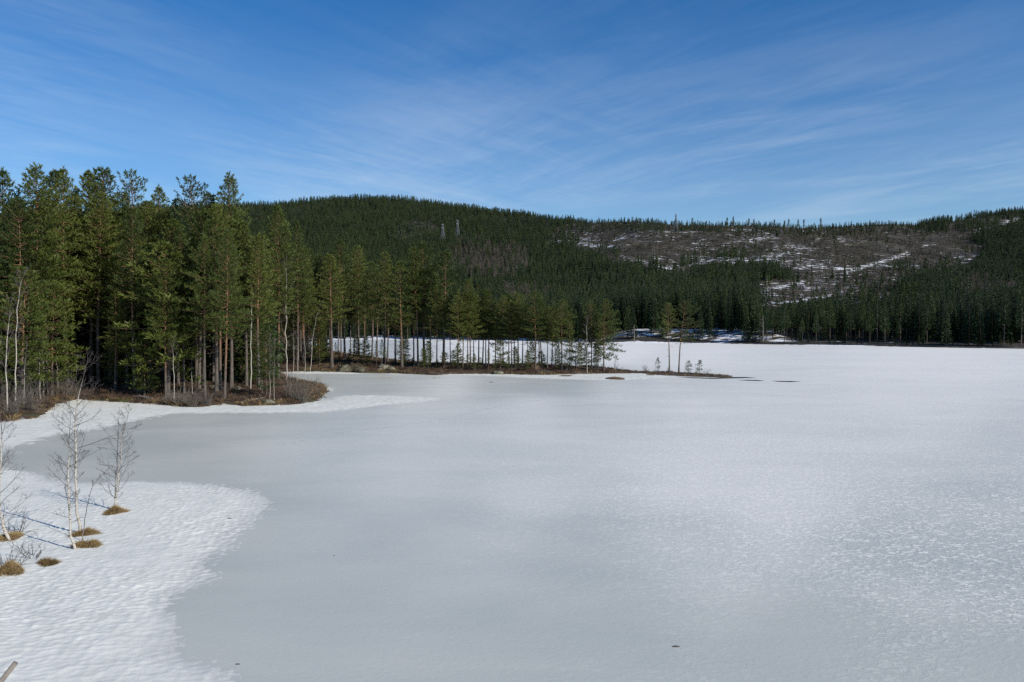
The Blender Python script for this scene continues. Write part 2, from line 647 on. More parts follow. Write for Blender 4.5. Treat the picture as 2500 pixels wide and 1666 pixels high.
def land_h(x, y, d=None):
    x, y = np.asarray(x, float), np.asarray(y, float)
    if d is None:
        d = poly_sdf(x, y, LAND)
    d = d + 0.9 * (fbm(x * 0.7, y * 0.7, 3, 3) - 0.5)
    z = -0.45 + 0.75 * smooth(-0.8, 1.1, d) + 0.045 * np.clip(d - 1.5, 0, 60)
    hum = (fbm(x * 0.55, y * 0.55, 11, 4) - 0.42) * 0.9
    z = z + hum * smooth(0.2, 2.5, d)
    return np.where(z > 0, z * (1 - 0.5 * smooth(13, 24, x)), z)


# far shore and hills, as profiles along the view depth
PX_K = np.array([-1000, 0, 600, 680, 765, 850, 919, 1009, 1116, 1222, 1328, 1434, 1541, 1647, 1753, 1912, 2019, 2125, 2231, 2284, 2338, 2390, 2444, 2500, 2900, 3500.])
SKY_K = np.array([540, 505, 491, 487, 480, 475, 475, 480, 493, 508, 518, 529, 542, 551, 554, 554, 551, 545, 541, 531, 523, 515, 508, 501, 480, 520.])
SHORE_X = np.array([-1000, 700, 1000, 1300, 1500, 1650, 1870, 2100, 2300, 2500, 3000, 3500.])
SHORE_Y = np.array([829, 829, 830, 833, 837.5, 838.5, 841.5, 845, 849.5, 852.5, 857, 860.])
DSKY_X = np.array([-1000, 900, 1200, 1450, 1600, 1950, 2300, 2500, 3500.])
DSKY_D = np.array([1500, 1500, 1400, 1230, 1150, 1150, 1300, 1420, 1450.])


def shore_d(X):
    return CAM_H * F / (np.interp(X, SHORE_X, SHORE_Y) - HOR)


def hill_h(x, y):
    x, y = np.asarray(x, float), np.asarray(y, float)
    X = 1250 + F * x / np.maximum(y, 50)
    ds = shore_d(X) + 14 * (fbm(x * 0.03, y * 0.0 + 5, 21, 3) - 0.5)
    dk = np.interp(X, DSKY_X, DSKY_D)
    zs = (HOR - np.interp(X, PX_K, SKY_K)) * dk / F + CAM_H - np.interp(X, [1380, 1560, 2150, 2330], [13.0, 5.0, 5.0, 12.0])
    t = (y - ds) / (dk - ds)
    tt = np.clip(t, 0, 1)
    s = 0.17 * tt + 0.83 * tt ** 2.0
    crest = smooth(0.86, 1.0, tt)
    z = zs * (s * (1 - 0.0 * crest))
    over = np.clip(t - 1, 0, 3)
    z = z - over * over * 420 + 0.0 * over
    z = z + (fbm(x * 0.011, y * 0.011, 31, 4) - 0.5) * 16 * smooth(0.05, 0.5, t) * (1 - smooth(0.85, 1.0, t)) + (fbm(x * 0.05, y * 0.05, 33, 3) - 0.5) * 3.5 * smooth(0.02, 0.2, t)
    # steeper bank along the shore, higher round the middle
    q = y - ds
    bank = 1.0 + 4.2 * smooth(1430, 1560, X) * (1 - smooth(1850, 1960, X))
    z = z + bank * smooth(0, 30, q) + 0.5 * smooth(-2, 3, q) - 0.5 - 1.2 * smooth(0, -12, q)
    return z


def cast(px, py, hfun, d0, d1, n=1400):
    """first meeting of a photo ray with a ground"""
    d = ray(px, py)
    k = np.linspace(d0, d1, n)
    x, y, z = d[0] / d[1] * k, k, CAM_H + d[2] / d[1] * k
    h = hfun(x, y)
    i = np.argmax(z <= h) if (z <= h).any() else -1
    return np.array([x[i], y[i], float(h[i])])


def on_land(px, py):
    return cast(px, py, land_h, 50, 320, 1000)


def on_hill(px, py):
    return cast(px, py, hill_h, 250, 1650, 1800)


# ---- lake ice
def rbf(points, x, y):
    """smooth blend of values given at picture points"""
    num = np.zeros(np.shape(x))
    den = np.zeros(np.shape(x))
    for a, b, v in points:
        w = 1.0 / (((x - a) / 1.6) ** 2 + (y - b) ** 2 + 5000.0 * np.clip((y - 800) / 300, 0.02, 1) ** 1.5) ** 1.9
        num += w * v
        den += w
    return num / den


CRUST = [(150, 1100, 0), (350, 1080, 0), (500, 1020, .05), (600, 980, .0), (700, 1080, .22), (450, 1150, 0.0), (850, 965, .18), (830, 935, .05), (900, 925, .15), (1000, 1000, .42),
         (1100, 940, .45), (1300, 1000, .52), (1700, 1000, .52), (1500, 950, .55), (2300, 1000, .50), (2450, 1080, .32), (1900, 1080, .46), (1700, 1180, .52),
         (1850, 1220, .48), (1300, 1200, .36), (1100, 1250, .12), (1400, 1320, .06), (900, 1300, .08), (800, 1500, .0), (1500, 1500, .0), (1200, 1600, .0), (500, 1500, .0),
         (2000, 1550, -.04), (2450, 1620, -.06), (2200, 1350, .22), (2450, 1400, .22), (1700, 1300, .25), (1700, 870, .62), (2300, 900, .6), (2300, 870, .7), (1200, 850, .85), (1500, 850, .8),
         (700, 1200, .05), (1000, 1120, .3), (760, 1000, .15), (750, 920, .05), (1000, 925, .2), (2400, 1200, .25), (1300, 932, .02), (1500, 940, .1), (1200, 940, .1), (920, 940, .0), (1700, 942, .35), (1400, 936, .02)]
SPECK = [(2200, 1330, .9), (2450, 1450, .9), (2450, 1300, .9), (1800, 1330, .55), (1600, 1270, .5), (2300, 1520, .45), (1500, 1500, .03), (1300, 1200, .25), (1700, 1100, .4),
         (2300, 1100, .4), (900, 1100, .12), (700, 1500, 0), (1200, 1500, 0), (1900, 1550, .04), (1700, 900, .2), (400, 1080, 0), (1000, 1300, .04), (1400, 1350, .12), (1650, 1400, .25), (2450, 1620, .15), (1300, 1000, .2)]


def build_lake():
    rr = np.concatenate([[0.0], np.geomspace(6, 760, 230)])
    front = np.linspace(-50, 50, 230)
    rest = np.linspace(50, 310, 70)[1:-1]
    ang = np.radians(np.concatenate([front, rest]))
    nr, na = len(rr), len(ang)
    x = rr[:, None] * np.sin(ang)[None]
    y = rr[:, None] * np.cos(ang)[None]
    xs, ys = x.ravel(), y.ravel()
    px, py = proj(xs, np.maximum(ys, 3.0), np.zeros_like(xs))
    px = np.clip(px, -400, 2900)
    py = np.clip(py, 805, 1800)
    cr = rbf(CRUST, px, py) * 1.5
    sp = rbf(SPECK, px, py)
    i = np.arange(nr - 1)[:, None] * na
    j = np.arange(na)[None]
    j2 = (j + 1) % na
    q = np.stack([i + j, i + na + j, i + na + j2, i + j2], -1).reshape(-1, 4)[:, ::-1]
    me = make_mesh('lake_ice', np.stack([xs, ys, np.zeros_like(xs)], 1), [q], [M['ice']], attrs={'crust': cr, 'speckle': sp}, smooth_shade=True)
    tag(link('lake_ice', me), 'frozen lake of grey ice with whiter crusted areas', kind='structure')


build_lake()


def grid_mesh(name, x0, x1, y0, y1, step, hfun, mat, attr_fun, keep, stepy=None):
    stepy = stepy or step
    xs = np.arange(x0, x1 + step / 2, step)
    ys = np.arange(y0, y1 + stepy / 2, stepy)
    X, Y = np.meshgrid(xs, ys)
    x, y = X.ravel(), Y.ravel()
    h = hfun(x, y)
    nx = len(xs)
    i = np.arange(len(ys) - 1)[:, None] * nx
    j = np.arange(nx - 1)[None]
    q = np.stack([i + j, i + j + 1, i + j + 1 + nx, i + j + nx], -1).reshape(-1, 4)
    q = q[keep(x, y, h)[q].any(1)]
    used, inv = np.unique(q, return_inverse=True)
    q = inv.reshape(q.shape)
    x, y, h = x[used], y[used], h[used]
    return make_mesh(name, np.stack([x, y, h], 1), [q], [mat], attrs=attr_fun(x, y, h), smooth_shade=True)


# ---- ground of the left shore and the long point
def land_attrs(x, y, h):
    px, py = proj(x, y, h)
    sn = np.zeros_like(x)
    sn += 0.20 * np.exp(-((px - 60) / 130) ** 2) * smooth(985, 1005, py)
    sn += 0.16 * np.exp(-((px - 660) / 60) ** 2) * (1 - smooth(975, 985, py))
    sn += 0.10 * np.exp(-((px - 640) / 120) ** 2 - ((py - 975) / 12) ** 2)
    sn += 0.10 * smooth(1180, 1240, px) * smooth(909, 914, py)
    moss = np.where(px < 420, 1.0, 0.35 + 0.5 * np.exp(-((px - 850) / 100) ** 2))
    return {'snow': sn, 'moss': moss}


me = grid_mesh('shore_ground', -150, 40, 52, 300, 0.5, land_h, M['land'], land_attrs, lambda x, y, h: h > -0.35)
tag(link('shore_ground', me), 'brown heathery forest ground of the left shore and long point', kind='structure')

# ---- far hills
CLEAR = [  # logged ground as seen (picture outlines)
    [(1385, 584), (1440, 572), (1500, 565), (1600, 565), (1760, 565), (2000, 566), (2150, 567), (2290, 572), (2380, 575), (2400, 610), (2360, 640), (2300, 655),
     (2250, 662), (2150, 672), (2050, 682), (1960, 684), (1935, 655), (1900, 632), (1800, 632), (1740, 640), (1680, 654), (1625, 664), (1570, 648), (1500, 634), (1470, 612), (1420, 602)],
    [(1835, 700), (1900, 690), (2000, 685), (2120, 686), (2240, 690), (2190, 712), (2160, 735), (2090, 742), (2000, 738), (1930, 748), (1850, 752), (1840, 730)],
]
RIGHT_HILL = [(2300, 548), (2370, 540), (2440, 532), (2520, 522), (2520, 560), (2440, 572), (2330, 580)]
SNOW_LINES = [([(1340, 590), (1400, 592), (1450, 600), (1500, 602)], 7, .34), ([(1520, 628), (1570, 642), (1625, 656), (1700, 645), (1760, 634), (1850, 634), (1930, 618)], 9, .32),
              ([(1940, 655), (2010, 652), (2065, 664), (2150, 640), (2220, 618)], 8, .34), ([(2065, 664), (2062, 682)], 5, .4), ([(2100, 652), (2200, 650), (2270, 655)], 7, .3),
              ([(2345, 642), (2370, 632)], 6, .32), ([(1860, 712), (1880, 706), (1960, 690)], 7, .3), ([(1955, 722), (1975, 704)], 5, .4), ([(1850, 748), (1930, 738), (2030, 722)], 6, .32),
              ([(2390, 562), (2440, 548), (2490, 532)], 7, .36), ([(1545, 562), (1560, 560)], 5, .3), ([(1620, 567), (1700, 566)], 5, .26), ([(1850, 586), (1900, 580)], 6, .26), ([(1980, 596), (2000, 582)], 5, .3),
              ([(2250, 603), (2280, 598)], 5, .26), ([(2040, 580), (2060, 592)], 5, .28), ([(1500, 588), (1620, 592)], 5, .15), ([(1222, 650), (1280, 652)], 5, .3), ([(2050, 745), (2150, 728)], 5, .28), ([(1230, 690), (1260, 685)], 5, .2)]


def in_clear(px, py, grow=0.0):
    r = np.zeros(np.shape(px), bool)
    for p in CLEAR:
        r |= poly_sdf(px, py, p) > -grow
    return r


def hill_attrs(x, y, h):
    px, py = proj(x, y, h)
    sn = np.full(len(x), 0.22)
    cl = in_clear(px, py, 22)
    sn = np.where(cl, 0.335 + 0.22 * (fbm(x * .012, y * .012, 35, 3) - .5), sn)
    for pts, w, v in SNOW_LINES:
        sn = np.maximum(sn, 0.25 + v * 0.46 * np.exp(-(line_dist(px, py, pts) / w) ** 2))
    sn += 0.05 * np.where(poly_sdf(px, py, CLEAR[1]) > 0, 1, 0)
    q = y - shore_d(1250 + F * x / y)
    mid = smooth(1430, 1500, px) * (1 - smooth(1880, 1960, px))
    sn += (0.06 + 0.11 * mid) * smooth(4, 12, q) * (1 - smooth(60, 110, q)) + 0.25 * (1 - smooth(1380, 1480, px)) * smooth(-1, 2, q) * (1 - smooth(10, 40, q))
    sn = np.where((q < 9) & (q > 2) & (px > 1450), 0.30, sn)
    sn = np.where(q <= 1.5, 0.6, sn)
    return {'snow': sn}


def build_hill():
    u = np.linspace(-1.05, 1.05, 460)
    X = 1250 + F * u
    ds, dk = shore_d(X), np.interp(X, DSKY_X, DSKY_D)
    tt = np.concatenate([np.linspace(-0.04, 0.12, 46), np.linspace(0.12, 1.0, 190)[1:], np.linspace(1.0, 1.9, 24)[1:]])
    y = ds[None] + tt[:, None] * (dk - ds)[None]
    x = u[None] * y
    x, y = x.ravel(), y.ravel()
    h = hill_h(x, y)
    nx, ny = len(u), len(tt)
    i = np.arange(ny - 1)[:, None] * nx
    j = np.arange(nx - 1)[None]
    q = np.stack([i + j, i + j + 1, i + j + 1 + nx, i + j + nx], -1).reshape(-1, 4)
    me = make_mesh('hillside', np.stack([x, y, h], 1), [q], [M['hill']], attrs=hill_attrs(x, y, h), smooth_shade=True)
    tag(link('hillside', me), 'forested hillside with logged brown slopes beyond the lake', kind='structure')


build_hill()

# ground beyond everything, so that no edge shows
me = make_mesh('distant_ground', [(-9000, -9000, -30), (9000, -9000, -30), (9000, 9000, -30), (-9000, 9000, -30)], [np.array([[0, 1, 2, 3]])], [M['hill']], attrs={'snow': [0.2] * 4})
tag(link('distant_ground', me), 'dark land far beyond the hills', kind='structure')

# ---- old snow lying on the ice
SNOW_NEAR_PX = [(-700, 1330), (-420, 1180), (-150, 1150), (0, 1150), (60, 1152), (130, 1172), (230, 1180), (342, 1178), (480, 1181), (570, 1187), (630, 1198), (655, 1212), (648, 1240),
                (600, 1290), (563, 1335), (500, 1390), (457, 1434), (425, 1480), (432, 1530), (457, 1572), (500, 1630), (560, 1700), (640, 1900), (-1500, 1900), (-1400, 1666)]
SNOW_NEAR = [tuple(on_plane(x, y)[:2]) for x, y in SNOW_NEAR_PX]
MOUND_PX = [(280, 1248), (205, 1303), (212, 1332), (119, 1375), (20, 1395), (10, 1312)]


def cups_h(x, y, size):
    wx = x + 0.35 * size * (vnoise(x / size * 0.7, y / size * 0.7, 51) - 0.5) * 2
    wy = y + 0.35 * size * (vnoise(x / size * 0.7, y / size * 0.7, 52) - 0.5) * 2
    a = R(14)
    rx, ry = wx * math.cos(a) + wy * math.sin(a), -wx * math.sin(a) + wy * math.cos(a)
    return worley(rx / (size * 1.2), ry / size, 5) * 1.0


def snow_near_h(x, y):
    d = poly_sdf(x, y, SNOW_NEAR) + 1.1 + 1.6 * (fbm(x * 0.5, y * 0.5, 61, 4) - 0.5)
    c = 0.8 * cups_h(x, y, 0.21) + 0.35 * cups_h(x + 31, y + 17, 0.5)
    c2 = fbm(x * 5.0, y * 5.0, 66, 3) - 0.5
    depth = 0.115 * smooth(-0.6, 3.2, d) + 0.05 * np.clip(d / 10, 0, 1)
    amp = 0.056 * (0.85 + 1.5 * (fbm(x * 0.35, y * 0.35, 63, 3) - 0.5))
    z = -0.045 + depth + amp * (c - 0.28) + 0.018 * c2
    z += 0.10 * (fbm(x * 0.22, y * 0.22, 64, 3) - 0.5) * smooth(0.5, 5, d)
    z = z - 0.12 * smooth(0.0, -1.5, d)
    # ground rising to the left, out of the picture
    z += 0.05 * np.clip(-(x + 0.62 * y), 0, 30)
    return z


me = grid_mesh('snow_bank', -32, -3.5, 12.5, 43.5, 0.05, snow_near_h, M['snow'], lambda x, y, h: {'depth': h}, lambda x, y, h: h > -0.012)
tag(link('snow_bank', me), 'pitted old snow over the near left shore', kind='structure')

SNOW_MID_PX = [
    [(-500, 1160), (-100, 1135), (0, 1118), (60, 1090), (140, 1068), (250, 1050), (340, 1030), (390, 1018), (430, 1011), (560, 1010), (700, 1011), (800, 1008), (870, 1000), (960, 990),
     (1050, 981), (1100, 975), (1075, 970), (1000, 966), (930, 964), (860, 965), (810, 968), (780, 978), (740, 972), (560, 960), (300, 950), (150, 960), (0, 1000), (-500, 1020)],
    [(795, 961), (818, 955), (830, 951), (815, 946), (790, 944), (770, 952)],
    [(690, 905), (750, 905), (860, 908), (900, 912), (860, 914.5), (790, 913.5), (730, 914), (690, 912)],
    [(1030, 914), (1080, 918), (1130, 918), (1200, 919), (1280, 924), (1380, 927), (1480, 930), (1560, 928), (1640, 923), (1650, 920), (1590, 911), (1480, 908), (1300, 909), (1100, 908)],
    [(940, 911), (985, 912.5), (1010, 916), (970, 916), (935, 914)],
]
SNOW_MID = [[tuple(on_plane(x, y)[:2]) for x, y in p] for p in SNOW_MID_PX]


def snow_mid_h(x, y):
    d = np.full(x.shape, -99.0)
    for p in SNOW_MID:
        d = np.maximum(d, poly_sdf(x, y, p))
    d = d + 0.9 + 1.3 * (fbm(x * 0.4, y * 0.4, 71, 4) - 0.5)
    z = -0.045 + 0.13 * smooth(-0.6, 4.0, d) + 0.10 * (cups_h(x, y, 0.55) - 0.3)
    return np.where(d < -1.5, -0.2, z)


me = grid_mesh('snow_bank', -62, 32, 42, 140, 0.22, snow_mid_h, M['snow'], lambda x, y, h: {'depth': h + 0.01}, lambda x, y, h: h > -0.012)
tag(link('snow_bank', me), 'white snow strips along the left shore and the long point', kind='structure')


# ---- open water at the tip of the point
def strip(name, pts, label):
    """a thin tapering lens of open water between picture points"""
    up, lo = [], []
    for x, y, hw in pts:
        up.append(on_plane(x, y - hw, 0.006))
        lo.append(on_plane(x, y + hw, 0.006))
    n = len(pts)
    q = np.array([[i, i + 1, n + i + 1, n + i] for i in range(n - 1)])[:, ::-1]
    me = make_mesh(name, np.array(up + lo), [q], [M['water']])
    tag(link(name, me), label, kind='structure')


strip('open_water', [(1650, 920.3, .1), (1690, 922.6, 1.0), (1740, 924.2, 1.2), (1786, 922.6, 1.6), (1820, 922.2, 1.3), (1846, 922.9, .2)], 'dark open water along the tip of the point')
strip('open_water', [(1800, 928.3, .1), (1825, 928.8, 1.0), (1850, 929.3, 1.1), (1866, 929.9, .2)], 'dark lead in the ice just right of the point')
strip('open_water', [(1884, 930.6, .1), (1900, 931.3, 1.0), (1930, 932, 1.3), (1955, 932.2, .2)], 'outermost dark lead in the ice off the point')

# ================================================================== vegetation
def blades(P, D, size, rng, k=5, spread=0.75, width=0.2, back=0.25):
    """needle tufts: k narrow triangles fanned out round each direction"""
    n = len(P)
    P = np.repeat(P, k, 0)
    D = np.repeat(D, k, 0)
    s = np.repeat(size, k)[:, None] * rng.uniform(0.7, 1.2, (n * k, 1))
    d = unit(D + spread * rng.normal(0, 0.6, (n * k, 3)))
    side = unit(np.cross(d, rng.normal(0, 1, (n * k, 3))))
    w = s * width
    mid = P + d * s * 0.35
    base = P - d * s * back
    tip = P + d * s
    # kite: two triangles
    a, b = mid + side * w * 0.5, mid - side * w * 0.5
    return np.concatenate([np.stack([base, a, tip], 1), np.stack([base, tip, b], 1)])


def trunk_path(H, rng, lean=(0, 0), sway=0.012, n=9):
    z = np.linspace(0, 1, n)
    ph = rng.uniform(0, 6.28, 2)
    x = lean[0] * z ** 1.4 * H + sway * H * np.sin(z * 4.0 + ph[0]) * z
    y = lean[1] * z ** 1.4 * H + sway * H * np.sin(z * 3.5 + ph[1]) * z
    return np.stack([x, y, z * H], 1)


def along(path, f):
    k = f * (len(path) - 1)
    i = int(min(k, len(path) - 2))
    return path[i] + (path[i + 1] - path[i]) * (k - i)


def make_pine(seed, H, cb, Rc, tuft=0.30, step=0.42, lean=(0, 0), top_round=0.7, twig_step=0.32, dead=10, gap=0.12, k=4, low_sweep=0.0, lop=0.0, tip=0.19):
    rng = np.random.default_rng(seed)
    wood, P, D, S = Buf(), [], [], []
    path = trunk_path(H, rng, lean)
    r0 = 0.0088 * H + 0.03
    zf = np.linspace(0, 1, len(path))
    rad = r0 * (1.06 - zf) ** 1.05 * 0.93
    rad[0] *= 1.25
    wood.tube(path, np.maximum(rad, 0.012), 7)
    z = cb * H
    while z < 0.985 * H:
        t = max(0.0, (z / H - cb) / (1 - cb))
        prof = (1 - math.exp(-(H - z) / (tip * H))) * (0.66 + 0.34 * min(1, t / 0.16))
        nb = rng.integers(4, 6)
        a0 = rng.uniform(0, 6.28)
        for i in range(nb):
            if rng.random() < gap:
                continue
            az = a0 + i * 6.283 / nb + rng.normal(0, 0.25)
            L = Rc * prof * rng.uniform(0.62, 1.18) * (1 + lop * math.cos(az)) + 0.10
            el = R(-10 + 56 * t ** 1.6) + rng.normal(0, 0.14) - low_sweep * (1 - t)
            h = np.array([math.cos(az), math.sin(az), 0])
            p0 = along(path, min(1, (z + rng.uniform(-.15, .15)) / H))
            ns = 4
            pts = [p0]
            for s in range(ns):
                e = el + (s / ns) * R(22)
                pts.append(pts[-1] + (h * math.cos(e) + np.array([0, 0, math.sin(e)])) * L / ns + rng.normal(0, 0.03 * L, 3))
            pts = np.array(pts)
            wood.tube(pts, np.linspace(0.011 * L + 0.012, 0.007, ns + 1), 3)
            m = max(3, int(L / (twig_step * (1 - 0.35 * t))))
            for q in range(m):
                f = 0.14 + 0.86 * (q + rng.uniform(0, 1)) / m
                c = along(pts, min(f, 1))
                for sgn in (-1, 1):
                    if rng.random() < 0.14:
                        continue
                    sd_ = np.array([-h[1], h[0], 0]) * sgn
                    dr = unit(h * rng.uniform(0.4, 0.9) + sd_ * rng.uniform(0.5, 1.0) + np.array([0, 0, rng.uniform(0.15, 0.75)]))
                    tl = min(1.0, 0.12 + 0.40 * L * (1.05 - 0.85 * f)) * rng.uniform(0.6, 1.2)
                    nt = max(1, int(tl / (tuft * 0.62)))
                    for w in range(nt):
                        P.append(c + dr * tl * (w + 1) / nt)
                        D.append(unit(dr + np.array([0, 0, 0.55])))
                        S.append(tuft * rng.uniform(0.7, 1.2) * (1 - 0.25 * t))
            P.append(pts[-1])
            D.append(unit(h + np.array([0, 0, 0.8])))
            S.append(tuft * 1.1)
        z += step * rng.uniform(0.75, 1.25) * (0.50 + 0.60 * (1 - t))
    for f in np.linspace(0.93, 1.0, 5):
        P.append(along(path, f))
        D.append(np.array([0, 0, 1.0]))
        S.append(tuft * 1.2)
    for i in range(dead):
        f = rng.uniform(0.18, max(cb + 0.08, 0.25))
        az = rng.uniform(0, 6.28)
        h = np.array([math.cos(az), math.sin(az), rng.uniform(-0.25, 0.25)])
        L = rng.uniform(0.4, 0.6 * Rc + 0.5)
        p0 = along(path, f)
        wood.tube([p0, p0 + h * L * 0.5, p0 + h * L + np.array([0, 0, rng.uniform(-.2, .25) * L])], [0.016, 0.011, 0.004], 3)
    leaf = Buf()
    leaf.tris(blades(np.array(P), np.array(D), np.array(S), rng, k=k, width=0.24))
    print('pine', seed, len(P), 'tufts')
    return wood.mesh('pine_trunk', M['pine_bark'], True), leaf.mesh('pine_crown', M['pine'])


def make_pine_far(seed, H, cb, Rc, n=230, tuft=0.85, k=3, mat='pine_far'):
    rng = np.random.default_rng(seed)
    wood = Buf()
    wood.tube([(0, 0, 0), (0.05, 0, H * 0.5), (0, 0, H * 0.97)], [0.17, 0.12, 0.03], 4)
    t = rng.uniform(0, 1, n) ** 1.15
    az = rng.uniform(0, 6.28, n)
    r = Rc * (1 - t) ** 0.75 * (0.6 + 0.4 * np.minimum(1, t / 0.2)) * np.sqrt(rng.uniform(0.12, 1.1, n))
    r *= 1 + 0.25 * np.sin(az * 2 + t * 9 + seed)
    z = H * (cb + (1 - cb) * t) + 0.12 * r
    P = np.stack([r * np.cos(az), r * np.sin(az), z], 1)
    D = unit(np.stack([np.cos(az) * (1 - 0.6 * t), np.sin(az) * (1 - 0.6 * t), np.full(n, 0.7)], 1))
    leaf = Buf()
    leaf.tris(blades(P, D, tuft * (1.05 - 0.45 * t), rng, k=k, width=0.42, spread=0.8))
    return wood.mesh('pine_trunk', M['spruce_bark']), leaf.mesh('pine_crown', M[mat])


def make_spruce(seed, H, Rc, whorls, per, fine=False, cb=0.05):
    rng = np.random.default_rng(seed)
    wood = Buf()
    wood.tube([(0, 0, 0), (0, 0, H * 0.5), (0, 0, H * 0.98)], [0.19, 0.13, 0.02], 5)
    T = []
    for w in range(whorls):
        t = w / whorls
        z = H * (cb + (1 - cb) * t ** 0.92)
        prof = (1 - t) ** 0.85 * (0.7 + 0.3 * min(1, t / 0.12))
        a0 = rng.uniform(0, 6.28)
        for i in range(per):
            az = a0 + i * 6.283 / per + rng.normal(0, 0.2)
            L = Rc * prof * rng.uniform(0.65, 1.2) + 0.18
            h = np.array([math.cos(az), math.sin(az), 0])
            sd_ = np.array([-h[1], h[0], 0])
            droop = rng.uniform(0.18, 0.5) * (1 - 0.7 * t)
            z0 = z + rng.uniform(-.2, .2)
            b = np.array([0, 0, z0])
            m = b + h * L * 0.55 - np.array([0, 0, L * droop * 0.45])
            tip = b + h * L - np.array([0, 0, L * droop * 0.75])
            wd = L * rng.uniform(0.26, 0.4)
            hang = np.array([0, 0, -0.22 * L - 0.1])
            if fine:
                for q in range(5):
                    f = 0.25 + 0.75 * (q + rng.uniform(0, 1)) / 5
                    c = b + (m - b) * min(1, f / 0.55) if f < 0.55 else m + (tip - m) * (f - 0.55) / 0.45
                    for sgn in (-1, 1):
                        e = c + (sd_ * sgn * rng.uniform(.5, 1.1) + h * rng.uniform(.2, .7)) * wd * (1.15 - 0.7 * f) * 1.5 + hang * rng.uniform(0.2, 1.0)
                        ww = 0.10 + 0.05 * L
                        T.append([c + h * ww, c - h * ww, e])
                T.append([b + sd_ * 0.05, m + sd_ * wd * 0.25, tip])
                T.append([b - sd_ * 0.05, tip, m - sd_ * wd * 0.25])
            else:
                T.append([b, m + sd_ * wd * 0.8 + hang * 0.8, tip])
                T.append([b, tip, m - sd_ * wd * 0.8 + hang * 0.8])
                T.append([b + hang, m + sd_ * wd * 0.3 + hang * 1.2, m - sd_ * wd * 0.3 - hang * 0.4])
    top = np.array([0, 0, H])
    for i in range(4):
        a = rng.uniform(0, 6.28)
        v = np.array([math.cos(a), math.sin(a), 0]) * 0.16
        T.append([top - np.array([0, 0, 0.9]) + v, top - np.array([0, 0, 0.9]) - v, top])
    leaf = Buf()
    leaf.tris(np.array(T))
    return wood.mesh('spruce_trunk', M['spruce_bark']), leaf.mesh('spruce_crown', M['spruce'])


def make_birch(seed, path, r0, nb=26, sub=5, tw=3, f0=0.22, blen=0.26, rmin=0.0045, mat='birch_bark', parts=True, up=(35, 62)):
    """bare birch: trunk mesh and a mesh of branches and twigs"""
    rng = np.random.default_rng(seed)
    path = np.array(path, float)
    # resample the stem smoothly
    tt = np.linspace(0, 1, len(path))
    fine_t = np.linspace(0, 1, 15)
    pp = np.stack([np.interp(fine_t, tt, path[:, i]) for i in range(3)], 1)
    for _ in range(2):
        pp[1:-1] = 0.25 * pp[:-2] + 0.5 * pp[1:-1] + 0.25 * pp[2:]
    H = np.linalg.norm(pp[-1] - pp[0])
    wig = rng.normal(0, 0.004 * H, pp.shape)
    wig[0] = 0
    pp = pp + wig
    rad = np.maximum(r0 * (1 - fine_t) ** 0.85, rmin)
    stem, br = Buf(), Buf()
    stem.tube(pp, rad, 7)
    for i in range(nb):
        f = f0 + (0.97 - f0) * ((i + rng.uniform(0, 1)) / nb)
        az = i * 2.4 + rng.normal(0, 0.5)
        el = R(rng.uniform(*up))
        L = blen * H * (1.12 - f) ** 0.7 * rng.uniform(0.6, 1.15) * min(1, 0.45 + (f - f0) * 4)
        c = along(pp, f)
        d = np.array([math.cos(az) * math.cos(el), math.sin(az) * math.cos(el), math.sin(el)])
        pts = [c]
        for s in range(5):
            d = unit(d + rng.normal(0, 0.10, 3) + np.array([0, 0, 0.06]))
            pts.append(pts[-1] + d * L / 5)
        rb = max(min(r0 * (1 - f) * 0.5, 0.006 * L + 0.003), rmin)
        br.tube(pts, np.linspace(rb, rmin, 6), 4)
        pts = np.array(pts)
        for j in range(sub):
            g = rng.uniform(0.25, 0.98)
            p = along(pts, g)
            e = unit(d + rng.normal(0, 0.55, 3) + np.array([0, 0, 0.1]))
            l2 = L * (1.1 - g) * rng.uniform(0.35, 0.75) + 0.05 * L
            q = np.array([p, p + e * l2 * 0.5, p + unit(e + rng.normal(0, 0.25, 3)) * l2])
            br.tube(q, [rmin * 1.2, rmin, rmin * 0.75], 3)
            for k in range(tw):
                p2 = along(q, rng.uniform(0.2, 1))
                e2 = unit(e + rng.normal(0, 0.6, 3))
                l3 = l2 * rng.uniform(0.3, 0.6)
                br.tube([p2, p2 + e2 * l3], [rmin * 0.85, rmin * 0.6], 3)
    a = stem.mesh('birch_trunk', M[mat], True, {'thick': np.concatenate(stem.r)})
    b = br.mesh('birch_branches', M[mat], False, {'thick': np.concatenate(br.r)})
    return a, b


def make_bush(seed, H, W, n, mat, rmin=0.006, sub=4):
    rng = np.random.default_rng(seed)
    b = Buf()
    for i in range(n):
        az = rng.uniform(0, 6.28)
        r = rng.uniform(0, 0.25) * W
        p = np.array([r * math.cos(az), r * math.sin(az), -0.05])
        d = unit(np.array([math.cos(az) * rng.uniform(.1, 1) * W / H, math.sin(az) * rng.uniform(.1, 1) * W / H, 1.0]))
        L = H * rng.uniform(0.55, 1.15)
        pts = [p]
        for s in range(3):
            d = unit(d + rng.normal(0, 0.16, 3))
            pts.append(pts[-1] + d * L / 3)
        b.tube(pts, np.linspace(rmin * 2, rmin * 0.8, 4), 3)
        pts = np.array(pts)
        for j in range(sub):
            q = along(pts, rng.uniform(0.3, 1))
            e = unit(d + rng.normal(0, 0.5, 3))
            b.tube([q, q + e * L * rng.uniform(0.15, 0.4)], [rmin, rmin * 0.5], 3)
    return b.mesh('bush_twigs', M[mat])


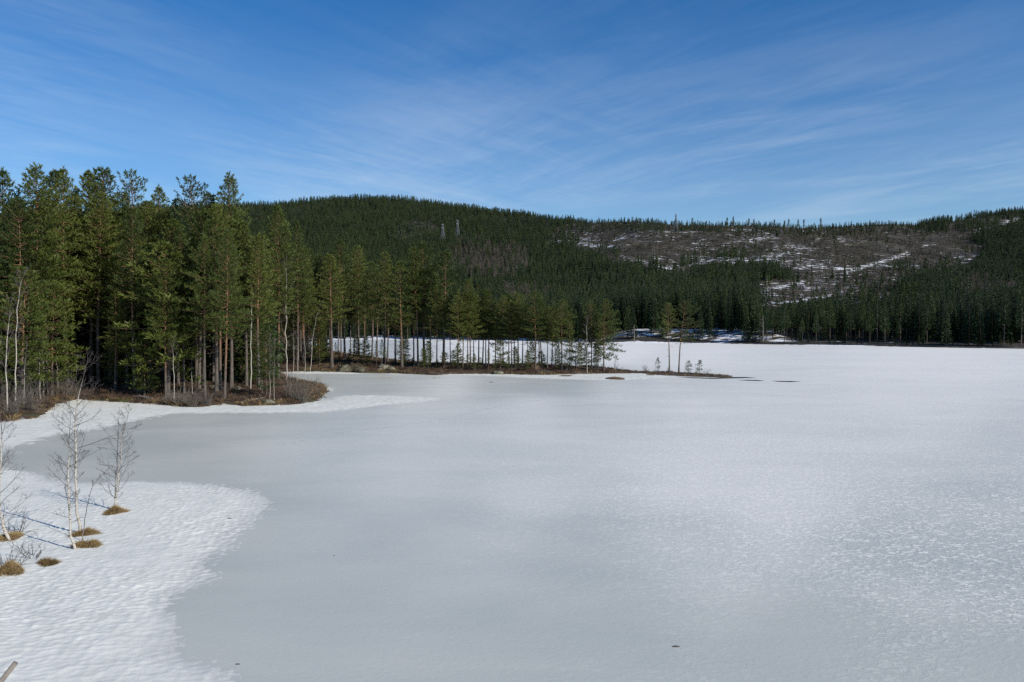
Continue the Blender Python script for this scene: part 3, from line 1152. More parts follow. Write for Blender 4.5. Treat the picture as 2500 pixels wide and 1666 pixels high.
def make_blob(seed, rx, ry, rz, mat, rough=0.35, seg=14):
    """a lumpy mound"""
    rng = np.random.default_rng(seed)
    th = np.linspace(0, 2 * math.pi, seg * 2, endpoint=False)
    ph = np.linspace(-0.25, 1, seg) * math.pi / 2
    o = rng.uniform(0, 50, 2)
    V = []
    for p in ph:
        cx, cz = math.cos(p), math.sin(p)
        x, y = np.cos(th) * cx, np.sin(th) * cx
        n = fbm(x * 1.6 + o[0] + cz, y * 1.6 + o[1] + cz * 0.7, seed, 4) - 0.45
        k = 1 + rough * 2 * n
        V.append(np.stack([x * rx * k, y * ry * k, np.full_like(x, cz) * rz * k], 1))
    V = np.concatenate(V)
    nt = len(th)
    i = np.arange(seg - 1)[:, None] * nt
    j = np.arange(nt)[None]
    j2 = (j + 1) % nt
    q = np.stack([i + j, i + j2, i + j2 + nt, i + j + nt], -1).reshape(-1, 4)
    return make_mesh('mound', V, [q], [M[mat]], smooth_shade=True)


def make_grass(seed, W, H, n, mat='dry_grass', depth=None):
    rng = np.random.default_rng(seed)
    depth = depth or W
    r = np.sqrt(rng.uniform(0, 1, n))
    a = rng.uniform(0, 6.28, n)
    ro = 1 + 0.28 * np.sin(a * 2 + seed) + 0.16 * np.sin(a * 3 + seed * 2.1) + 0.1 * np.sin(a * 5 + seed)
    P = np.stack([r * ro * np.cos(a) * W / 2, r * ro * np.sin(a) * depth / 2, (0.65 + 0.35 * np.sin(a * 2 + seed * 1.7)) * H * np.sqrt(np.maximum(0, 1 - r ** 2)) - 0.02], 1)
    D = unit(np.stack([np.cos(a) * r * 1.1, np.sin(a) * r * 1.1, 0.55 - 0.55 * r], 1) + rng.normal(0, 0.35, (n, 3)))
    L = rng.uniform(0.06, 0.22, n)[:, None]
    sd_ = unit(np.cross(D, rng.normal(0, 1, (n, 3)))) * 0.007
    T = np.stack([P + sd_, P - sd_, P + D * L], 1)
    b = Buf()
    b.tris(T)
    return b.mesh('grass_blades', M[mat])


# ------------------------------------------------------------------ placing things
def stand(name, parts, loc, scale, rz, label, cat, group=None):
    """a thing: an Empty at its base with its part meshes as children"""
    e = bpy.data.objects.new(name, None)
    e.empty_display_size = 0.2
    COL.objects.link(e)
    e.location = loc
    e.rotation_euler = (0, 0, rz)
    e.scale = scale if isinstance(scale, (tuple, list)) else (scale,) * 3
    if 'tree' in name and loc[1] < 300:
        e.rotation_euler = (rnd.gauss(0, 0.016), rnd.gauss(0, 0.016), rz)
    for pname, me in parts:
        o = bpy.data.objects.new(pname, me)
        COL.objects.link(o)
        o.parent = e
    return tag(e, label, cat, group)


rnd = random.Random(7)

PINES = {}
for i in range(7):
    PINES['tall%d' % i] = (21.0, make_pine(100 + i, 21, 0.37 + 0.05 * (i % 3), 3.3 + 0.4 * (i % 2), tuft=0.36, step=0.54, twig_step=0.42, dead=18, tip=0.15 + 0.035 * (i % 4), gap=0.05 + 0.04 * (i % 3), k=5))
for i in range(3):
    PINES['slim%d' % i] = (16.0, make_pine(140 + i, 16, 0.40, 2.0, tuft=0.30, step=0.46, twig_step=0.36, dead=12, tip=0.2, gap=0.15, k=5))
for i in range(5):
    PINES['open%d' % i] = (12.5, make_pine(160 + i, 12.5, 0.36 + 0.025 * i, 2.15 + 0.15 * (i % 3), tuft=0.28, step=0.46, twig_step=0.36, dead=14, gap=0.22, tip=0.13, k=5))
for i in range(3):
    PINES['under%d' % i] = (9.0, make_pine(180 + i, 9, 0.16, 2.1, tuft=0.30, step=0.40, twig_step=0.34, dead=8, gap=0.12, low_sweep=0.1, k=5))
PINES['lean'] = (12.5, make_pine(190, 12.5, 0.42, 2.5, tuft=0.26, step=0.50, lean=(0.075, 0.0), dead=10, gap=0.36, tip=0.08, low_sweep=0.25, lop=0.3))
PINES['pair'] = (12.5, make_pine(191, 12.5, 0.50, 1.55, tuft=0.27, step=0.44, lean=(0.0, 0.01), dead=10, gap=0.22, tip=0.09))
PINES['broad'] = (12.5, make_pine(192, 12.5, 0.20, 2.5, tuft=0.28, step=0.44, dead=4, gap=0.22, low_sweep=0.28, lop=0.3, tip=0.2))
PINES['young0'] = (3.2, make_pine(195, 3.2, 0.18, 0.95, tuft=0.20, step=0.28, twig_step=0.26, dead=0, gap=0.2))
PINES['young1'] = (3.2, make_pine(196, 3.2, 0.25, 0.8, tuft=0.20, step=0.30, twig_step=0.28, dead=1, gap=0.25, lean=(0.06, 0)))
PINES['cone'] = (21.0, make_pine(198, 21, 0.36, 4.4, tuft=0.36, step=0.50, twig_step=0.40, dead=16, gap=0.04, tip=0.34, k=5))
PINES['cone1'] = (21.0, make_pine(199, 21, 0.38, 4.0, tuft=0.36, step=0.50, twig_step=0.40, dead=16, gap=0.06, tip=0.30, k=5))
PINES['airy'] = (21.0, make_pine(197, 21, 0.38, 3.2, tuft=0.36, step=0.66, twig_step=0.50, dead=14, gap=0.30, tip=0.13, k=4))

pine_rows = []      # (empty, X of base, Y of base, depth)


def put_pine(px, py, top, kind, wide=1.0, label=None, group=None, rz=None, ground=None):
    p = on_land(px, py) if ground is None else ground
    H0, (wood, leaf) = PINES[kind]
    dpt = p[1] * CP
    h = max(1.0, (proj(*p)[1] - top) * dpt / F)
    s = h / H0
    e = stand('pine_tree', (('trunk', wood), ('crown', leaf)), (p[0], p[1], p[2] - 0.08), (s * wide, s * wide, s), rnd.uniform(0, 6.28) if rz is None else rz, label, 'pine tree', group)
    pine_rows.append((e, px, py, p[1], h, label))
    return e


G_POINT = 'pines on the long point'
# ---- pines standing clear enough to be known one by one: base x, base y, top y, kind, width, label
NAMED = [
    (1634, 909.5, 741, 'pair', 1.0, 'straight pine with bare lower trunk, left of the pair near the tip'),
    (1657, 909.5, 735, 'lean', 1.0, 'pine leaning right with spreading crown, right of the pair near the tip'),
    (1474, 907, 732, 'broad', 1.0, 'bright green pine with low drooping boughs, rightmost of the dense row'),
    (1444, 901, 736, 'open0', 0.9, 'dark trunked pine just left of the bright broad pine'),
    (1371, 907, 735, 'open1', 1.15, 'broad airy pine standing forward on the heather, left of the small lone pine'),
    (1307, 905, 713, 'open2', 1.05, 'tallest yellow green pine in the middle of the point'),
    (1265, 898, 717, 'open3', 1.0, 'pine just left of the brown mound on the point'),
    (1406, 900, 830, 'young0', 1.0, 'small young pine under the taller pines at the right of the row'),
    (1222, 906, 836, 'young0', 1.0, 'small young pine standing before the trunks in the middle of the point'),
    (1083, 896, 615, 'slim0', 1.25, 'tall slender pine with long bare grey trunk on the point'),
    (1036, 896, 592, 'tall1', 1.15, 'big round crowned pine, tallest on the point'),
    (981, 900, 640, 'slim1', 1.35, 'pine with pale lower trunk just left of the big round crown'),
    (937, 887, 614, 'tall2', 0.95, 'pine with orange trunk lit from top to bottom on the rise'),
    (877, 873, 600, 'tall3', 1.0, 'pine on the back shore left of the orange trunk'),
    (842, 879, 590, 'tall4', 1.0, 'slender pine with thin lit trunk on the grassy rise'),
    (810, 899, 622, 'slim2', 1.4, 'pine with bare grey trunk at the front of the rise'),
    (908, 879, 640, 'tall5', 0.95, 'dark shaded pine close left of the orange trunk'),
    (679, 925, 500, 'cone1', 0.82, 'tall pointed pine rising over the inner bay'),
    (726, 905, 540, 'cone1', 0.62, 'narrow pine rising behind the tall white birch'),
    (565, 950, 425, 'cone', 0.85, 'tallest pointed pine at the right end of the forest'),
    (548, 974, 560, 'tall3', 0.80, 'pine with orange pale trunk nearest the shore'),
    (538, 957, 500, 'tall0', 0.80, 'thick grey trunked pine just behind the nearest orange trunk'),
    (529, 961, 540, 'slim0', 1.1, 'slimmer pine left of the thick grey trunk near the shore'),
    (497, 943, 470, 'tall5', 0.75, 'pine with straight bright orange trunk in the forest edge'),
    (482, 940, 431, 'airy', 1.0, 'tall loose topped pine with see through crown'),
    (449, 961, 560, 'tall6', 0.80, 'pine with grey lower trunk behind the brown bushes'),
    (411, 966, 600, 'under0', 1.25, 'dense low pine with lit boughs before the forest edge'),
    (399, 935, 456, 'cone1', 0.75, 'shorter pointed pine between the airy tops'),
    (330, 930, 418, 'airy', 0.95, 'loose topped pine left of the gap in the skyline'),
    (268, 935, 413, 'tall4', 1.0, 'broad twin topped pine, right half of the pair of tops'),
    (221, 940, 420, 'tall6', 0.95, 'broad twin topped pine, left half of the pair of tops'),
    (167, 945, 411, 'cone1', 0.8, 'tall pine with dark red trunk in the forest gap'),
    (150, 940, 418, 'tall0', 0.85, 'pine with orange trunk just left of the dark forest gap'),
    (92, 962, 405, 'cone', 1.0, 'tallest cone shaped pine near the left edge of the picture'),
    (2, 960, 413, 'cone1', 0.95, 'tall pine cut by the left edge of the picture'),
    (308, 936, 520, 'slim1', 1.2, 'slender pine with pale lichen grey foot inside the forest'),
    (55, 980, 660, 'under1', 1.1, 'low green pine among the birches at the left edge'),
    (128, 972, 690, 'under2', 1.0, 'low bright green pine right of the white shore birch'),
    (650, 972, 800, 'under1', 0.8, 'small thin pine on the tip of the near promontory'),
    (1681, 912, 882, 'young0', 1.0, 'little bushy pine, left of the two right of the tall pair'),
    (1707, 914, 880, 'young1', 1.0, 'little crooked pine, right of the two right of the tall pair'),
    (1608, 910, 874, 'young1', 0.55, 'thin sapling pine just left of the tall pair'),
]
for x, y, top, kind, w, lab in NAMED:
    put_pine(x, y, top, kind, w, lab, 'pines on the near shore', rz=0.0 if kind in ('lean', 'broad') else None)

# ---- further trunks of the point, seen as a row of stems against the ice
ROW = [(1130, 897, 715), (1141, 898, 690), (1149, 897, 720), (1157, 896, 725), (1117, 899, 722), (1178, 897, 715), (1186, 896, 705), (1193, 897, 702), (1050, 894, 650), (1021, 899, 604),
       (1210, 897, 735), (1243, 897, 725), (1249, 899, 740), (1256, 897, 730), (1275, 896, 735), (1289, 897, 740), (1316, 898, 725), (1323, 898, 722), (1347, 899, 745), (1356, 899, 760),
       (946, 885, 640), (864, 872, 640), (856, 871, 640), (833, 866, 640), (826, 867, 650), (805, 866, 620), (797, 866, 650), (786, 873, 640), (1433, 901, 775), (1010, 896, 660), (1066, 897, 690),
       (965, 889, 650), (920, 880, 655), (890, 876, 660), (1100, 897, 740), (770, 868, 640), (752, 872, 600), (778, 865, 620), (740, 890, 600), (1168, 898, 700), (1228, 897, 720), (1336, 899, 735), (1460, 903, 790), (1390, 902, 770)]
for i, (x, y, top) in enumerate(ROW):
    k = ('slim%d' % (i % 3)) if top > 690 and i % 2 else (('tall%d' % (i % 7)) if top < 690 else ('open%d' % (i % 5)))
    put_pine(x, y, top + rnd.uniform(-6, 10), k, rnd.uniform(0.85, 1.15) * (0.95 if top > 690 else 0.85), None, 'pines on the near shore')

# ---- young pines between the stems of the point
rl = random.Random(3)
SMALL = []
for i in range(44):
    X_ = 770 + 710 * (i + rl.uniform(-.4, .4)) / 44
    y0 = np.interp(X_, [770, 900, 975, 1051, 1200, 1471], [884, 896, 899, 903, 906, 908]) - rl.uniform(0, 5)
    hpx = rl.uniform(22, 70)
    put_pine(X_, y0, y0 - hpx, rl.choice(['young0', 'young1', 'young0', 'under0', 'under2']) if hpx < 50 else rl.choice(['under0', 'under1', 'slim1']), rl.uniform(.7, 1.05), None, 'pines on the near shore')

# ---- forest fill: rest of the left shore, kept under the skyline seen in the photograph
SKYLINE = np.array([(-300, 430), (0, 430), (30, 475), (90, 430), (130, 470), (160, 435), (195, 475), (230, 440), (275, 435), (300, 470), (330, 445), (370, 485), (400, 480), (425, 500), (450, 470),
                    (490, 455), (520, 475), (563, 450), (605, 500), (640, 560), (675, 530), (705, 570), (730, 560), (765, 600), (840, 600), (900, 632), (945, 625), (1000, 605), (1075, 600), (1110, 650),
                    (1170, 700), (1240, 722), (1310, 722), (1400, 745), (1480, 760), (1500, 1000)], float)
NEAR_STUFF = []     # forest interior that no one could count
rng = np.random.default_rng(5)
cand = []
for yy in np.arange(74, 285, 2.5):
    for xx in np.arange(-150, 30, 2.5):
        cand.append((xx + rng.uniform(-1.1, 1.1), yy + rng.uniform(-1.1, 1.1)))
cand = np.array(cand)
d = poly_sdf(cand[:, 0], cand[:, 1], LAND)
z = land_h(cand[:, 0], cand[:, 1], d)
px, py = proj(cand[:, 0], cand[:, 1], z)
taken = np.array([(e.location.x, e.location.y) for e, *_ in pine_rows])
count = 0
order = np.argsort(cand[:, 1])
for i in order:
    x, y = cand[i]
    X = px[i]
    deep = X < 760 - 0.0 * y
    if d[i] < (2.5 if X < 640 else 1.5) or X > 790 or X < -260:
        continue
    if X > 640 and rng.random() < 0.62:
        continue
    if 655 < X and y < 128:
        continue
    if (np.hypot(taken[:, 0] - x, taken[:, 1] - y) < 1.7).any():
        continue
    # a thinner strip along the water and the dark gap between the big trunks
    if d[i] < 9 and rng.random() < 0.55:
        continue
    if 150 < X < 235 and py[i] > 880 and rng.random() < 0.8:
        continue
    if rng.random() < 0.30:
        continue
    sky = np.interp(X, SKYLINE[:, 0], SKYLINE[:, 1])
    hmax = (py[i] - sky) * y / F
    h = min(rng.uniform(13, 23), hmax * rng.uniform(0.86, 0.99))
    if rng.random() < (0.24 if d[i] < 14 else 0.14):
        h = min(h, rng.uniform(5, 11))
    if h < 3.5:
        continue
    pt = np.array([x, y, z[i]])
    tallk = ['tall%d' % j for j in range(7)]
    kind = rnd.choice(tallk if h > 14 else (['slim0', 'slim1', 'slim2'] if h > 10 else ['under0', 'under1', 'under2']))
    inview = -20 < X
    if inview and count < 105 and y < 165:
        put_pine(X, py[i], py[i] - h * F / y, kind, rng.uniform(0.8, 1.05), None, 'pines on the near shore', ground=pt)
        count += 1
    else:
        NEAR_STUFF.append((x, y, z[i], h, kind))

# ---- a few dark spruces among the pines
SPN = [make_spruce(885 + i, 20, 2.3 + .3 * i, 46, 9, True, cb=.06) for i in range(3)]
for i, (x_, y_, top_, lab) in enumerate([(190, 925, 452, 'dark spruce in the forest gap left of the twin tops'), (303, 925, 462, 'dark spruce between the twin tops and the loose topped pine'),
                                         (372, 925, 492, 'dark spruce below the gap in the forest skyline'), (430, 930, 480, 'dark spruce left of the tall loose topped pine'), (520, 935, 470, 'dark spruce left of the tallest pointed pine'),
                                         (600, 935, 540, 'dark spruce at the right end of the forest'), (45, 950, 470, 'dark spruce in the notch right of the edge pine'), (648, 930, 575, 'dark spruce behind the promontory birches'), (125, 945, 470, 'dark spruce right of the tallest cone shaped pine')]):
    p_ = on_land(x_, y_)
    s_ = (y_ - top_) * p_[1] / F / 20
    stand('spruce_tree', (('trunk', SPN[i % 3][0]), ('crown', SPN[i % 3][1])), (p_[0], p_[1], p_[2] - .1), (s_, s_, s_), i * 1.1, lab, 'spruce tree', 'spruces in the left forest')

# ---- labels for the pines of the crowd: counted from a pine that stands out
LAND_MARKS = [(1634, 'the leaning pair near the tip'), (1474, 'the bright broad pine'), (1307, 'the tallest yellow green pine of the point'), (1083, 'the tall slender bare trunk'),
              (1036, 'the big round crown on the point'), (937, 'the lit orange trunk on the rise'), (810, 'the bare grey trunk before the rise'), (699, 'the tall white birch'),
              (612, 'the white shore birch by the promontory'), (548, 'the nearest orange trunk'), (497, 'the straight bright orange trunk'), (411, 'the dense low lit pine'),
              (308, 'the lichen grey foot'), (220, 'the leaning bare foreground birch'), (150, 'the orange trunk by the dark gap'), (92, 'the tallest cone shaped pine')]
ORD = ['first', 'second', 'third', 'fourth', 'fifth', 'sixth', 'seventh', 'eighth', 'ninth', 'tenth', 'eleventh', 'twelfth', 'thirteenth', 'fourteenth', 'fifteenth', 'sixteenth', 'seventeenth',
       'eighteenth', 'nineteenth', 'twentieth', 'twenty-first', 'twenty-second', 'twenty-third', 'twenty-fourth', 'twenty-fifth', 'twenty-sixth', 'twenty-seventh', 'twenty-eighth', 'twenty-ninth', 'thirtieth']


def crowd_labels(rows, noun):
    marks = sorted(LAND_MARKS)
    buckets = {}
    for r in rows:
        if r[5]:
            continue
        X, dpt, h = r[1], r[3], r[4]
        m = max([k for k in marks if k[0] <= X], default=None)
        size = 'tall' if h > 15 else ('middling' if h > 9.5 else 'low')
        band = 'front' if dpt < 105 else ('middle' if dpt < 135 else 'back')
        buckets.setdefault((m, size, band), []).append(r)
    for (m, size, band), rs in buckets.items():
        rs.sort(key=lambda r: r[1])
        for i, r in enumerate(rs):
            where = ('right of ' + m[1]) if m else 'in from the left edge'
            r[0]['label'] = '%s %s, %s one %s, %s row' % (size, noun, ORD[min(i, 29)], where, band)


crowd_labels(pine_rows, 'pine')

# ------------------------------------------------------------------ birches
G_SHORE = 'leafless birches along the shore'


def put_birch(pts, r0, label, group=None, **kw):
    """pts: picture points of the stem from the foot up"""
    seed = kw.pop('seed', int(pts[0][0] * 7 + pts[0][1]))
    ground = kw.pop('ground', None)
    sink = kw.pop('sink', 0.05)
    p = ground if ground is not None else on_land(*pts[0])
    D = p[1]
    rg = np.random.default_rng(seed)
    path = [((x - pts[0][0]) * D / F, rg.uniform(-.05, .05) * i, (pts[0][1] - y) * D / F) for i, (x, y) in enumerate(pts)]
    if group == G_SHORE:
        r0 = r0 * 0.72
    a, b = make_birch(seed, path, r0, **kw)
    return stand('birch_tree', (('trunk', a), ('branches', b)), (p[0], p[1], p[2] - sink), 1.0, 0.0, label, 'birch tree', group)


def on_snow(px, py):
    p = on_plane(px, py)
    for _ in range(3):
        h = float(snow_near_h(np.array([p[0]]), np.array([p[1]]))[0])
        p = on_plane(px, py, max(h, 0.0))
    return p


G_FORE = 'bare birches standing in the snow'
fore = dict(nb=24, sub=5, tw=2, rmin=0.0036, up=(18, 52))
put_birch([(184, 1341), (172, 1300), (168, 1190), (167, 1080), (169, 1000)], 0.048, 'bare birch with white kinked foot, nearest of the snow birches', G_FORE, ground=on_snow(184, 1341), f0=0.3, blen=0.34, **fore)
put_birch([(196, 1303), (187, 1240), (185, 1180), (189, 1080), (193, 985), (201, 920), (212, 845)], 0.054, 'tallest bare birch with dark ringed white trunk in the snow', G_FORE, ground=on_snow(196, 1303), f0=0.32, blen=0.30, nb=34, sub=5, tw=2, rmin=0.0036, up=(15, 50))
put_birch([(201, 1320), (208, 1253), (218, 1210), (230, 1180), (267, 1138)], 0.016, 'thin dark birch sapling bending right beside the tall birch', G_FORE, ground=on_snow(201, 1320), f0=0.6, blen=0.2, nb=6, sub=2, tw=1, rmin=0.006)
put_birch([(278, 1246), (283, 1215), (290, 1150), (297, 1080), (306, 1030), (322, 985)], 0.042, 'white birch on the yellow grass tussock', G_FORE, ground=on_snow(279, 1246), f0=0.2, blen=0.36, **fore)
put_birch([(284, 1246), (277, 1216), (281, 1150), (284, 1075), (290, 990)], 0.032, 'darker thin birch stem sharing the yellow tussock', G_FORE, ground=on_snow(285, 1245), f0=0.15, blen=0.32, nb=20, sub=5, tw=2, rmin=0.0036, up=(20, 50))
put_birch([(24, 1320), (8, 1285), (-4, 1240), (-10, 1150), (-8, 1050), (-14, 960)], 0.062, 'white birch leaning out at the left edge of the picture', G_FORE, ground=on_snow(24, 1320), f0=0.2, blen=0.34, **fore)

G_SHORE = 'leafless birches along the shore'
sh = dict(rmin=0.012, sub=4, tw=2)
for pts, r0, lab, kw in [
    ([(116, 966), (116, 930), (116, 840), (122, 745), (124, 700)], .085, 'white birch with bright straight trunk by the left snow shore', dict(nb=18, f0=.3, blen=.16)),
    ([(38, 994), (40, 900), (45, 782), (56, 688), (72, 650)], .085, 'tall pale birch bending right near the left edge', dict(nb=20, f0=.25, blen=.16)),
    ([(17, 1006), (18, 900), (20, 804), (33, 710)], .085, 'grey birch closest to the left edge of the forest', dict(nb=20, f0=.25, blen=.18)),
    ([(58, 990), (60, 900), (66, 820)], .045, 'slim leafless birch between the two pale birches at left', dict(nb=14, f0=.2, blen=.2)),
    ([(99, 975), (98, 880), (97, 800)], .06, 'brown leafless stem left of the bright white birch', dict(nb=12, f0=.3, blen=.2)),
    ([(107, 972), (108, 870), (109, 790)], .055, 'second brown leafless stem left of the bright white birch', dict(nb=12, f0=.3, blen=.2)),
    ([(142, 948), (141, 880), (143, 800)], .05, 'thin grey stem right of the bright white birch', dict(nb=12, f0=.3, blen=.2)),
    ([(426, 986), (425, 920), (423, 855), (425, 820)], .06, 'thin white birch in front of the brown shore bushes', dict(nb=12, f0=.4, blen=.2)),
    ([(612, 952), (613, 850), (613, 760), (616, 685)], .10, 'white birch with clean bright trunk at the forest end', dict(nb=14, f0=.4, blen=.15)),
    ([(699, 930), (700, 850), (701, 718), (705, 615)], .13, 'tall white birch with one big forked limb by the bay', dict(nb=24, f0=.28, blen=.2)),
    ([(757, 916), (760, 870), (765, 817), (776, 764), (793, 731)], .075, 'curved thin birch bending right over the bay', dict(nb=14, f0=.3, blen=.16)),
    ([(745, 926), (746, 860), (745, 787)], .07, 'short bare stem left of the curved birch', dict(nb=14, f0=.3, blen=.14)),
    ([(716, 930), (717, 850), (715, 770)], .06, 'bare stem right of the tall forked birch', dict(nb=14, f0=.3, blen=.14)),
    ([(725, 935), (727, 860), (726, 760)], .05, 'second bare stem right of the tall forked birch', dict(nb=14, f0=.3, blen=.14)),
    ([(659, 982), (660, 920), (660, 850), (661, 812)], .035, 'left of two slim stems on the promontory tip', dict(nb=16, f0=.3, blen=.16)),
    ([(670, 982), (670, 920), (671, 850), (672, 822)], .035, 'right of two slim stems on the promontory tip', dict(nb=16, f0=.3, blen=.16)),
    ([(640, 962), (638, 930), (640, 895)], .04, 'short crooked stem on the promontory left of the two slim stems', dict(nb=8, f0=.3, blen=.25)),
    ([(1434, 911), (1433, 850), (1434, 799), (1437, 770)], .075, 'slim white birch at the front of the point', dict(nb=16, f0=.4, blen=.18)),
    ([(1503, 925), (1503, 895), (1502, 862)], .03, 'tiny bare birch on a tussock off the point', dict(nb=16, f0=.25, blen=.28)),
    ([(1601, 909), (1601, 890), (1604, 876)], .025, 'tiny bare sapling left of the tall pair', dict(nb=10, f0=.3, blen=.3)),
    ([(470, 962), (468, 905), (469, 870)], .045, 'thin leafless stem between the grey pine trunks', dict(nb=8, f0=.3, blen=.2)),
    ([(336, 962), (337, 920), (335, 890)], .04, 'thin pale stem right of the lichen grey foot', dict(nb=8, f0=.3, blen=.2)),
    ([(365, 962), (362, 925), (360, 880)], .05, 'thin leaning grey stem left of the dense low pine', dict(nb=10, f0=.3, blen=.2)),
    ([(281, 944), (281, 910), (282, 880)], .04, 'thin pale stem left of the lichen grey foot', dict(nb=8, f0=.3, blen=.2)),
]:
    k = dict(sh)
    k.update(kw)
    g = on_plane(*pts[0]) if pts[0][0] == 1503 else None
    put_birch(pts, r0, lab, G_SHORE, ground=g, **k)


# ------------------------------------------------------------------ shrubs
def put_bush(px, py, H, W, n, mat, label, seed, ground=None, rmin=0.008):
    p = on_land(px, py) if ground is None else ground
    o = link('bare_shrub', make_bush(seed, H, W, n, mat, rmin), loc=(p[0], p[1], p[2] - 0.05))
    return tag(o, label, 'shrub', 'leafless shrubs on the shore')


put_bush(735, 984, 2.6, 1.9, 60, 'twig', 'big grey willow shrub at the promontory tip', 1, rmin=0.010)
put_bush(765, 972, 1.5, 1.6, 40, 'heather', 'reddish shrub right of the big grey willow', 2, rmin=0.010)
put_bush(785, 962, 1.2, 1.3, 30, 'heather', 'reddish shrub at the very end of the promontory', 3, rmin=0.010)
put_bush(710, 968, 1.6, 1.1, 26, 'twig', 'grey shrub left of the big willow', 4, rmin=0.010)
put_bush(440, 990, 1.5, 1.3, 40, 'twig', 'brown bush at the shore right of the thin white birch', 5, rmin=0.009)
put_bush(470, 992, 1.7, 1.3, 44, 'twig', 'largest brown bush in the middle of the shore thicket', 6, rmin=0.009)
put_bush(505, 991, 1.4, 1.2, 38, 'twig', 'brown bush at the right of the shore thicket', 7, rmin=0.009)
put_bush(410, 988, 1.1, 1.2, 30, 'twig', 'brown bush at the left of the shore thicket', 8, rmin=0.009)
put_bush(75, 1005, 1.9, 1.2, 34, 'twig', 'grey shrub by the left shore snow', 9, rmin=0.010)
put_bush(30, 1018, 1.8, 1.2, 30, 'twig', 'grey shrub in the left corner of the forest', 10, rmin=0.010)
put_bush(180, 972, 1.3, 1.2, 24, 'twig', 'grey shrub at the left end of the snow slope', 11, rmin=0.010)
put_bush(868, 903, 1.3, 1.6, 34, 'twig', 'pale shrub on the grassy rise of the point', 12, rmin=0.012)
put_bush(1578, 911, 1.4, 0.9, 12, 'dark_twig', 'low dark shrub left of the sapling pine', 13, rmin=0.010)
put_bush(1720, 917, 1.2, 0.9, 12, 'dark_twig', 'thin dark shrub right of the crooked little pine', 14, rmin=0.010)
put_bush(22, 1384, 0.9, 1.0, 14, 'dark_twig', 'dark twiggy shrub on the tussock at the left edge', 15, on_snow(22, 1384), 0.006)
put_bush(70, 1352, 0.7, 1.1, 14, 'dark_twig', 'dark arching twigs left of the small lone tussock', 16, on_snow(78, 1362), 0.005)
put_bush(2, 1100, 1.5, 1.2, 10, 'dark_twig', 'dark twigs reaching in at the left edge above the grey ice', 17, on_snow(-14, 1150), 0.007)
put_bush(35, 1290, 0.8, 1.0, 14, 'dark_twig', 'dark twigs at the foot of the leaning edge birch', 18, on_snow(42, 1302), 0.005)

# ------------------------------------------------------------------ tussocks, mounds, boulders
for i, (px, py, w, h, lab) in enumerate([
        (281, 1251, 1.02, 0.30, 'yellow grass tussock under the double birch'), (207, 1305, 1.05, 0.24, 'brown tussock at the foot of the tallest bare birch'),
        (214, 1333, 0.95, 0.24, 'brown tussock right of the kinked birch foot'), (119, 1376, 0.72, 0.16, 'small lone brown tussock in the snow'),
        (22, 1396, 1.15, 0.34, 'dark brown tussock at the lower left edge'), (22, 1314, 1.1, 0.22, 'flat brown tussock under the leaning edge birch')]):
    p = on_snow(px, py)
    e = bpy.data.objects.new('grass_tussock', None)
    COL.objects.link(e)
    e.location = (p[0], p[1], p[2] - 0.03)
    link('soil_mound', make_blob(300 + i, w * 0.27, w * 0.25, h * 0.48, 'tussock_soil', 0.55), e)
    link('grass', make_grass(320 + i, w * 0.68, h * .8, 2400), e)
    tag(e, lab, 'tussock', 'grass tussocks in the snow')
for i, (px, py, w, h, lab) in enumerate([(1501, 926, 3.2, 0.35, 'straw coloured tussock in the snow off the point'), (1587, 917, 1.6, 0.2, 'small tussock in the snow left of the tall pair'),
                                         (1382, 919.5, 2.2, 0.2, 'dark flat tussock in the snow at mid point')]):
    p = on_plane(px, py)
    e = bpy.data.objects.new('grass_tussock', None)
    COL.objects.link(e)
    e.location = (p[0], p[1], 0)
    link('soil_mound', make_blob(340 + i, w * 0.45, w * 0.5, h * 0.9, 'tussock_soil', 0.3), e)
    link('grass', make_grass(350 + i, w, h, 1600), e)
    tag(e, lab, 'tussock', 'grass tussocks in the snow')
for i, (px, py, w, h, mat, name, lab) in enumerate([
        (1303, 900, 2.2, 1.15, 'tussock_soil', 'ant_hill', 'dark brown ant hill under the pines of the point'),
        (845, 905, 2.4, 1.2, 'rock', 'boulder', 'lichen grey boulder on the grassy rise'), (880, 907, 1.6, 0.8, 'rock', 'boulder', 'low lichen boulder right of the largest on the rise'),
        (938, 899, 1.8, 0.9, 'rock', 'boulder', 'grey boulder below the lit orange trunk'), (955, 903, 1.2, 0.6, 'rock', 'boulder', 'small grey boulder right of the lit orange trunk'),
        (925, 904, 1.1, 0.5, 'rock', 'boulder', 'small boulder left of the lit orange trunk'),
        (345, 960, 1.2, 0.6, 'rock', 'boulder', 'pale boulder inside the forest edge'), (315, 950, 1.4, 0.6, 'rock', 'boulder', 'mossy boulder near the lichen grey foot'),
        (500, 955, 1.0, 0.5, 'rock', 'boulder', 'pale boulder behind the brown bushes'), (520, 948, 0.9, 0.45, 'rock', 'boulder', 'small pale boulder deeper behind the brown bushes'),
        (655, 985, 1.3, 0.45, 'rock', 'boulder', 'flat boulder at the promontory tip'), (580, 952, 1.0, 0.5, 'rock', 'boulder', 'boulder left of the bright white birch at the forest end'),
        (350, 975, 1.3, 0.35, 'rock', 'boulder', 'flat pale boulder at the top of the snow slope'),
        (1215, 913, 1.6, 0.5, 'rock', 'boulder', 'low boulder at the water edge of the point')]):
    p = on_land(px, py)
    o = link(name, make_blob(400 + i, w * 0.5, w * 0.5, h * 0.75, mat, 0.6 if mat == 'rock' else 0.15), loc=(p[0], p[1], p[2] - 0.06))
    tag(o, lab, 'boulder' if name == 'boulder' else 'ant hill')
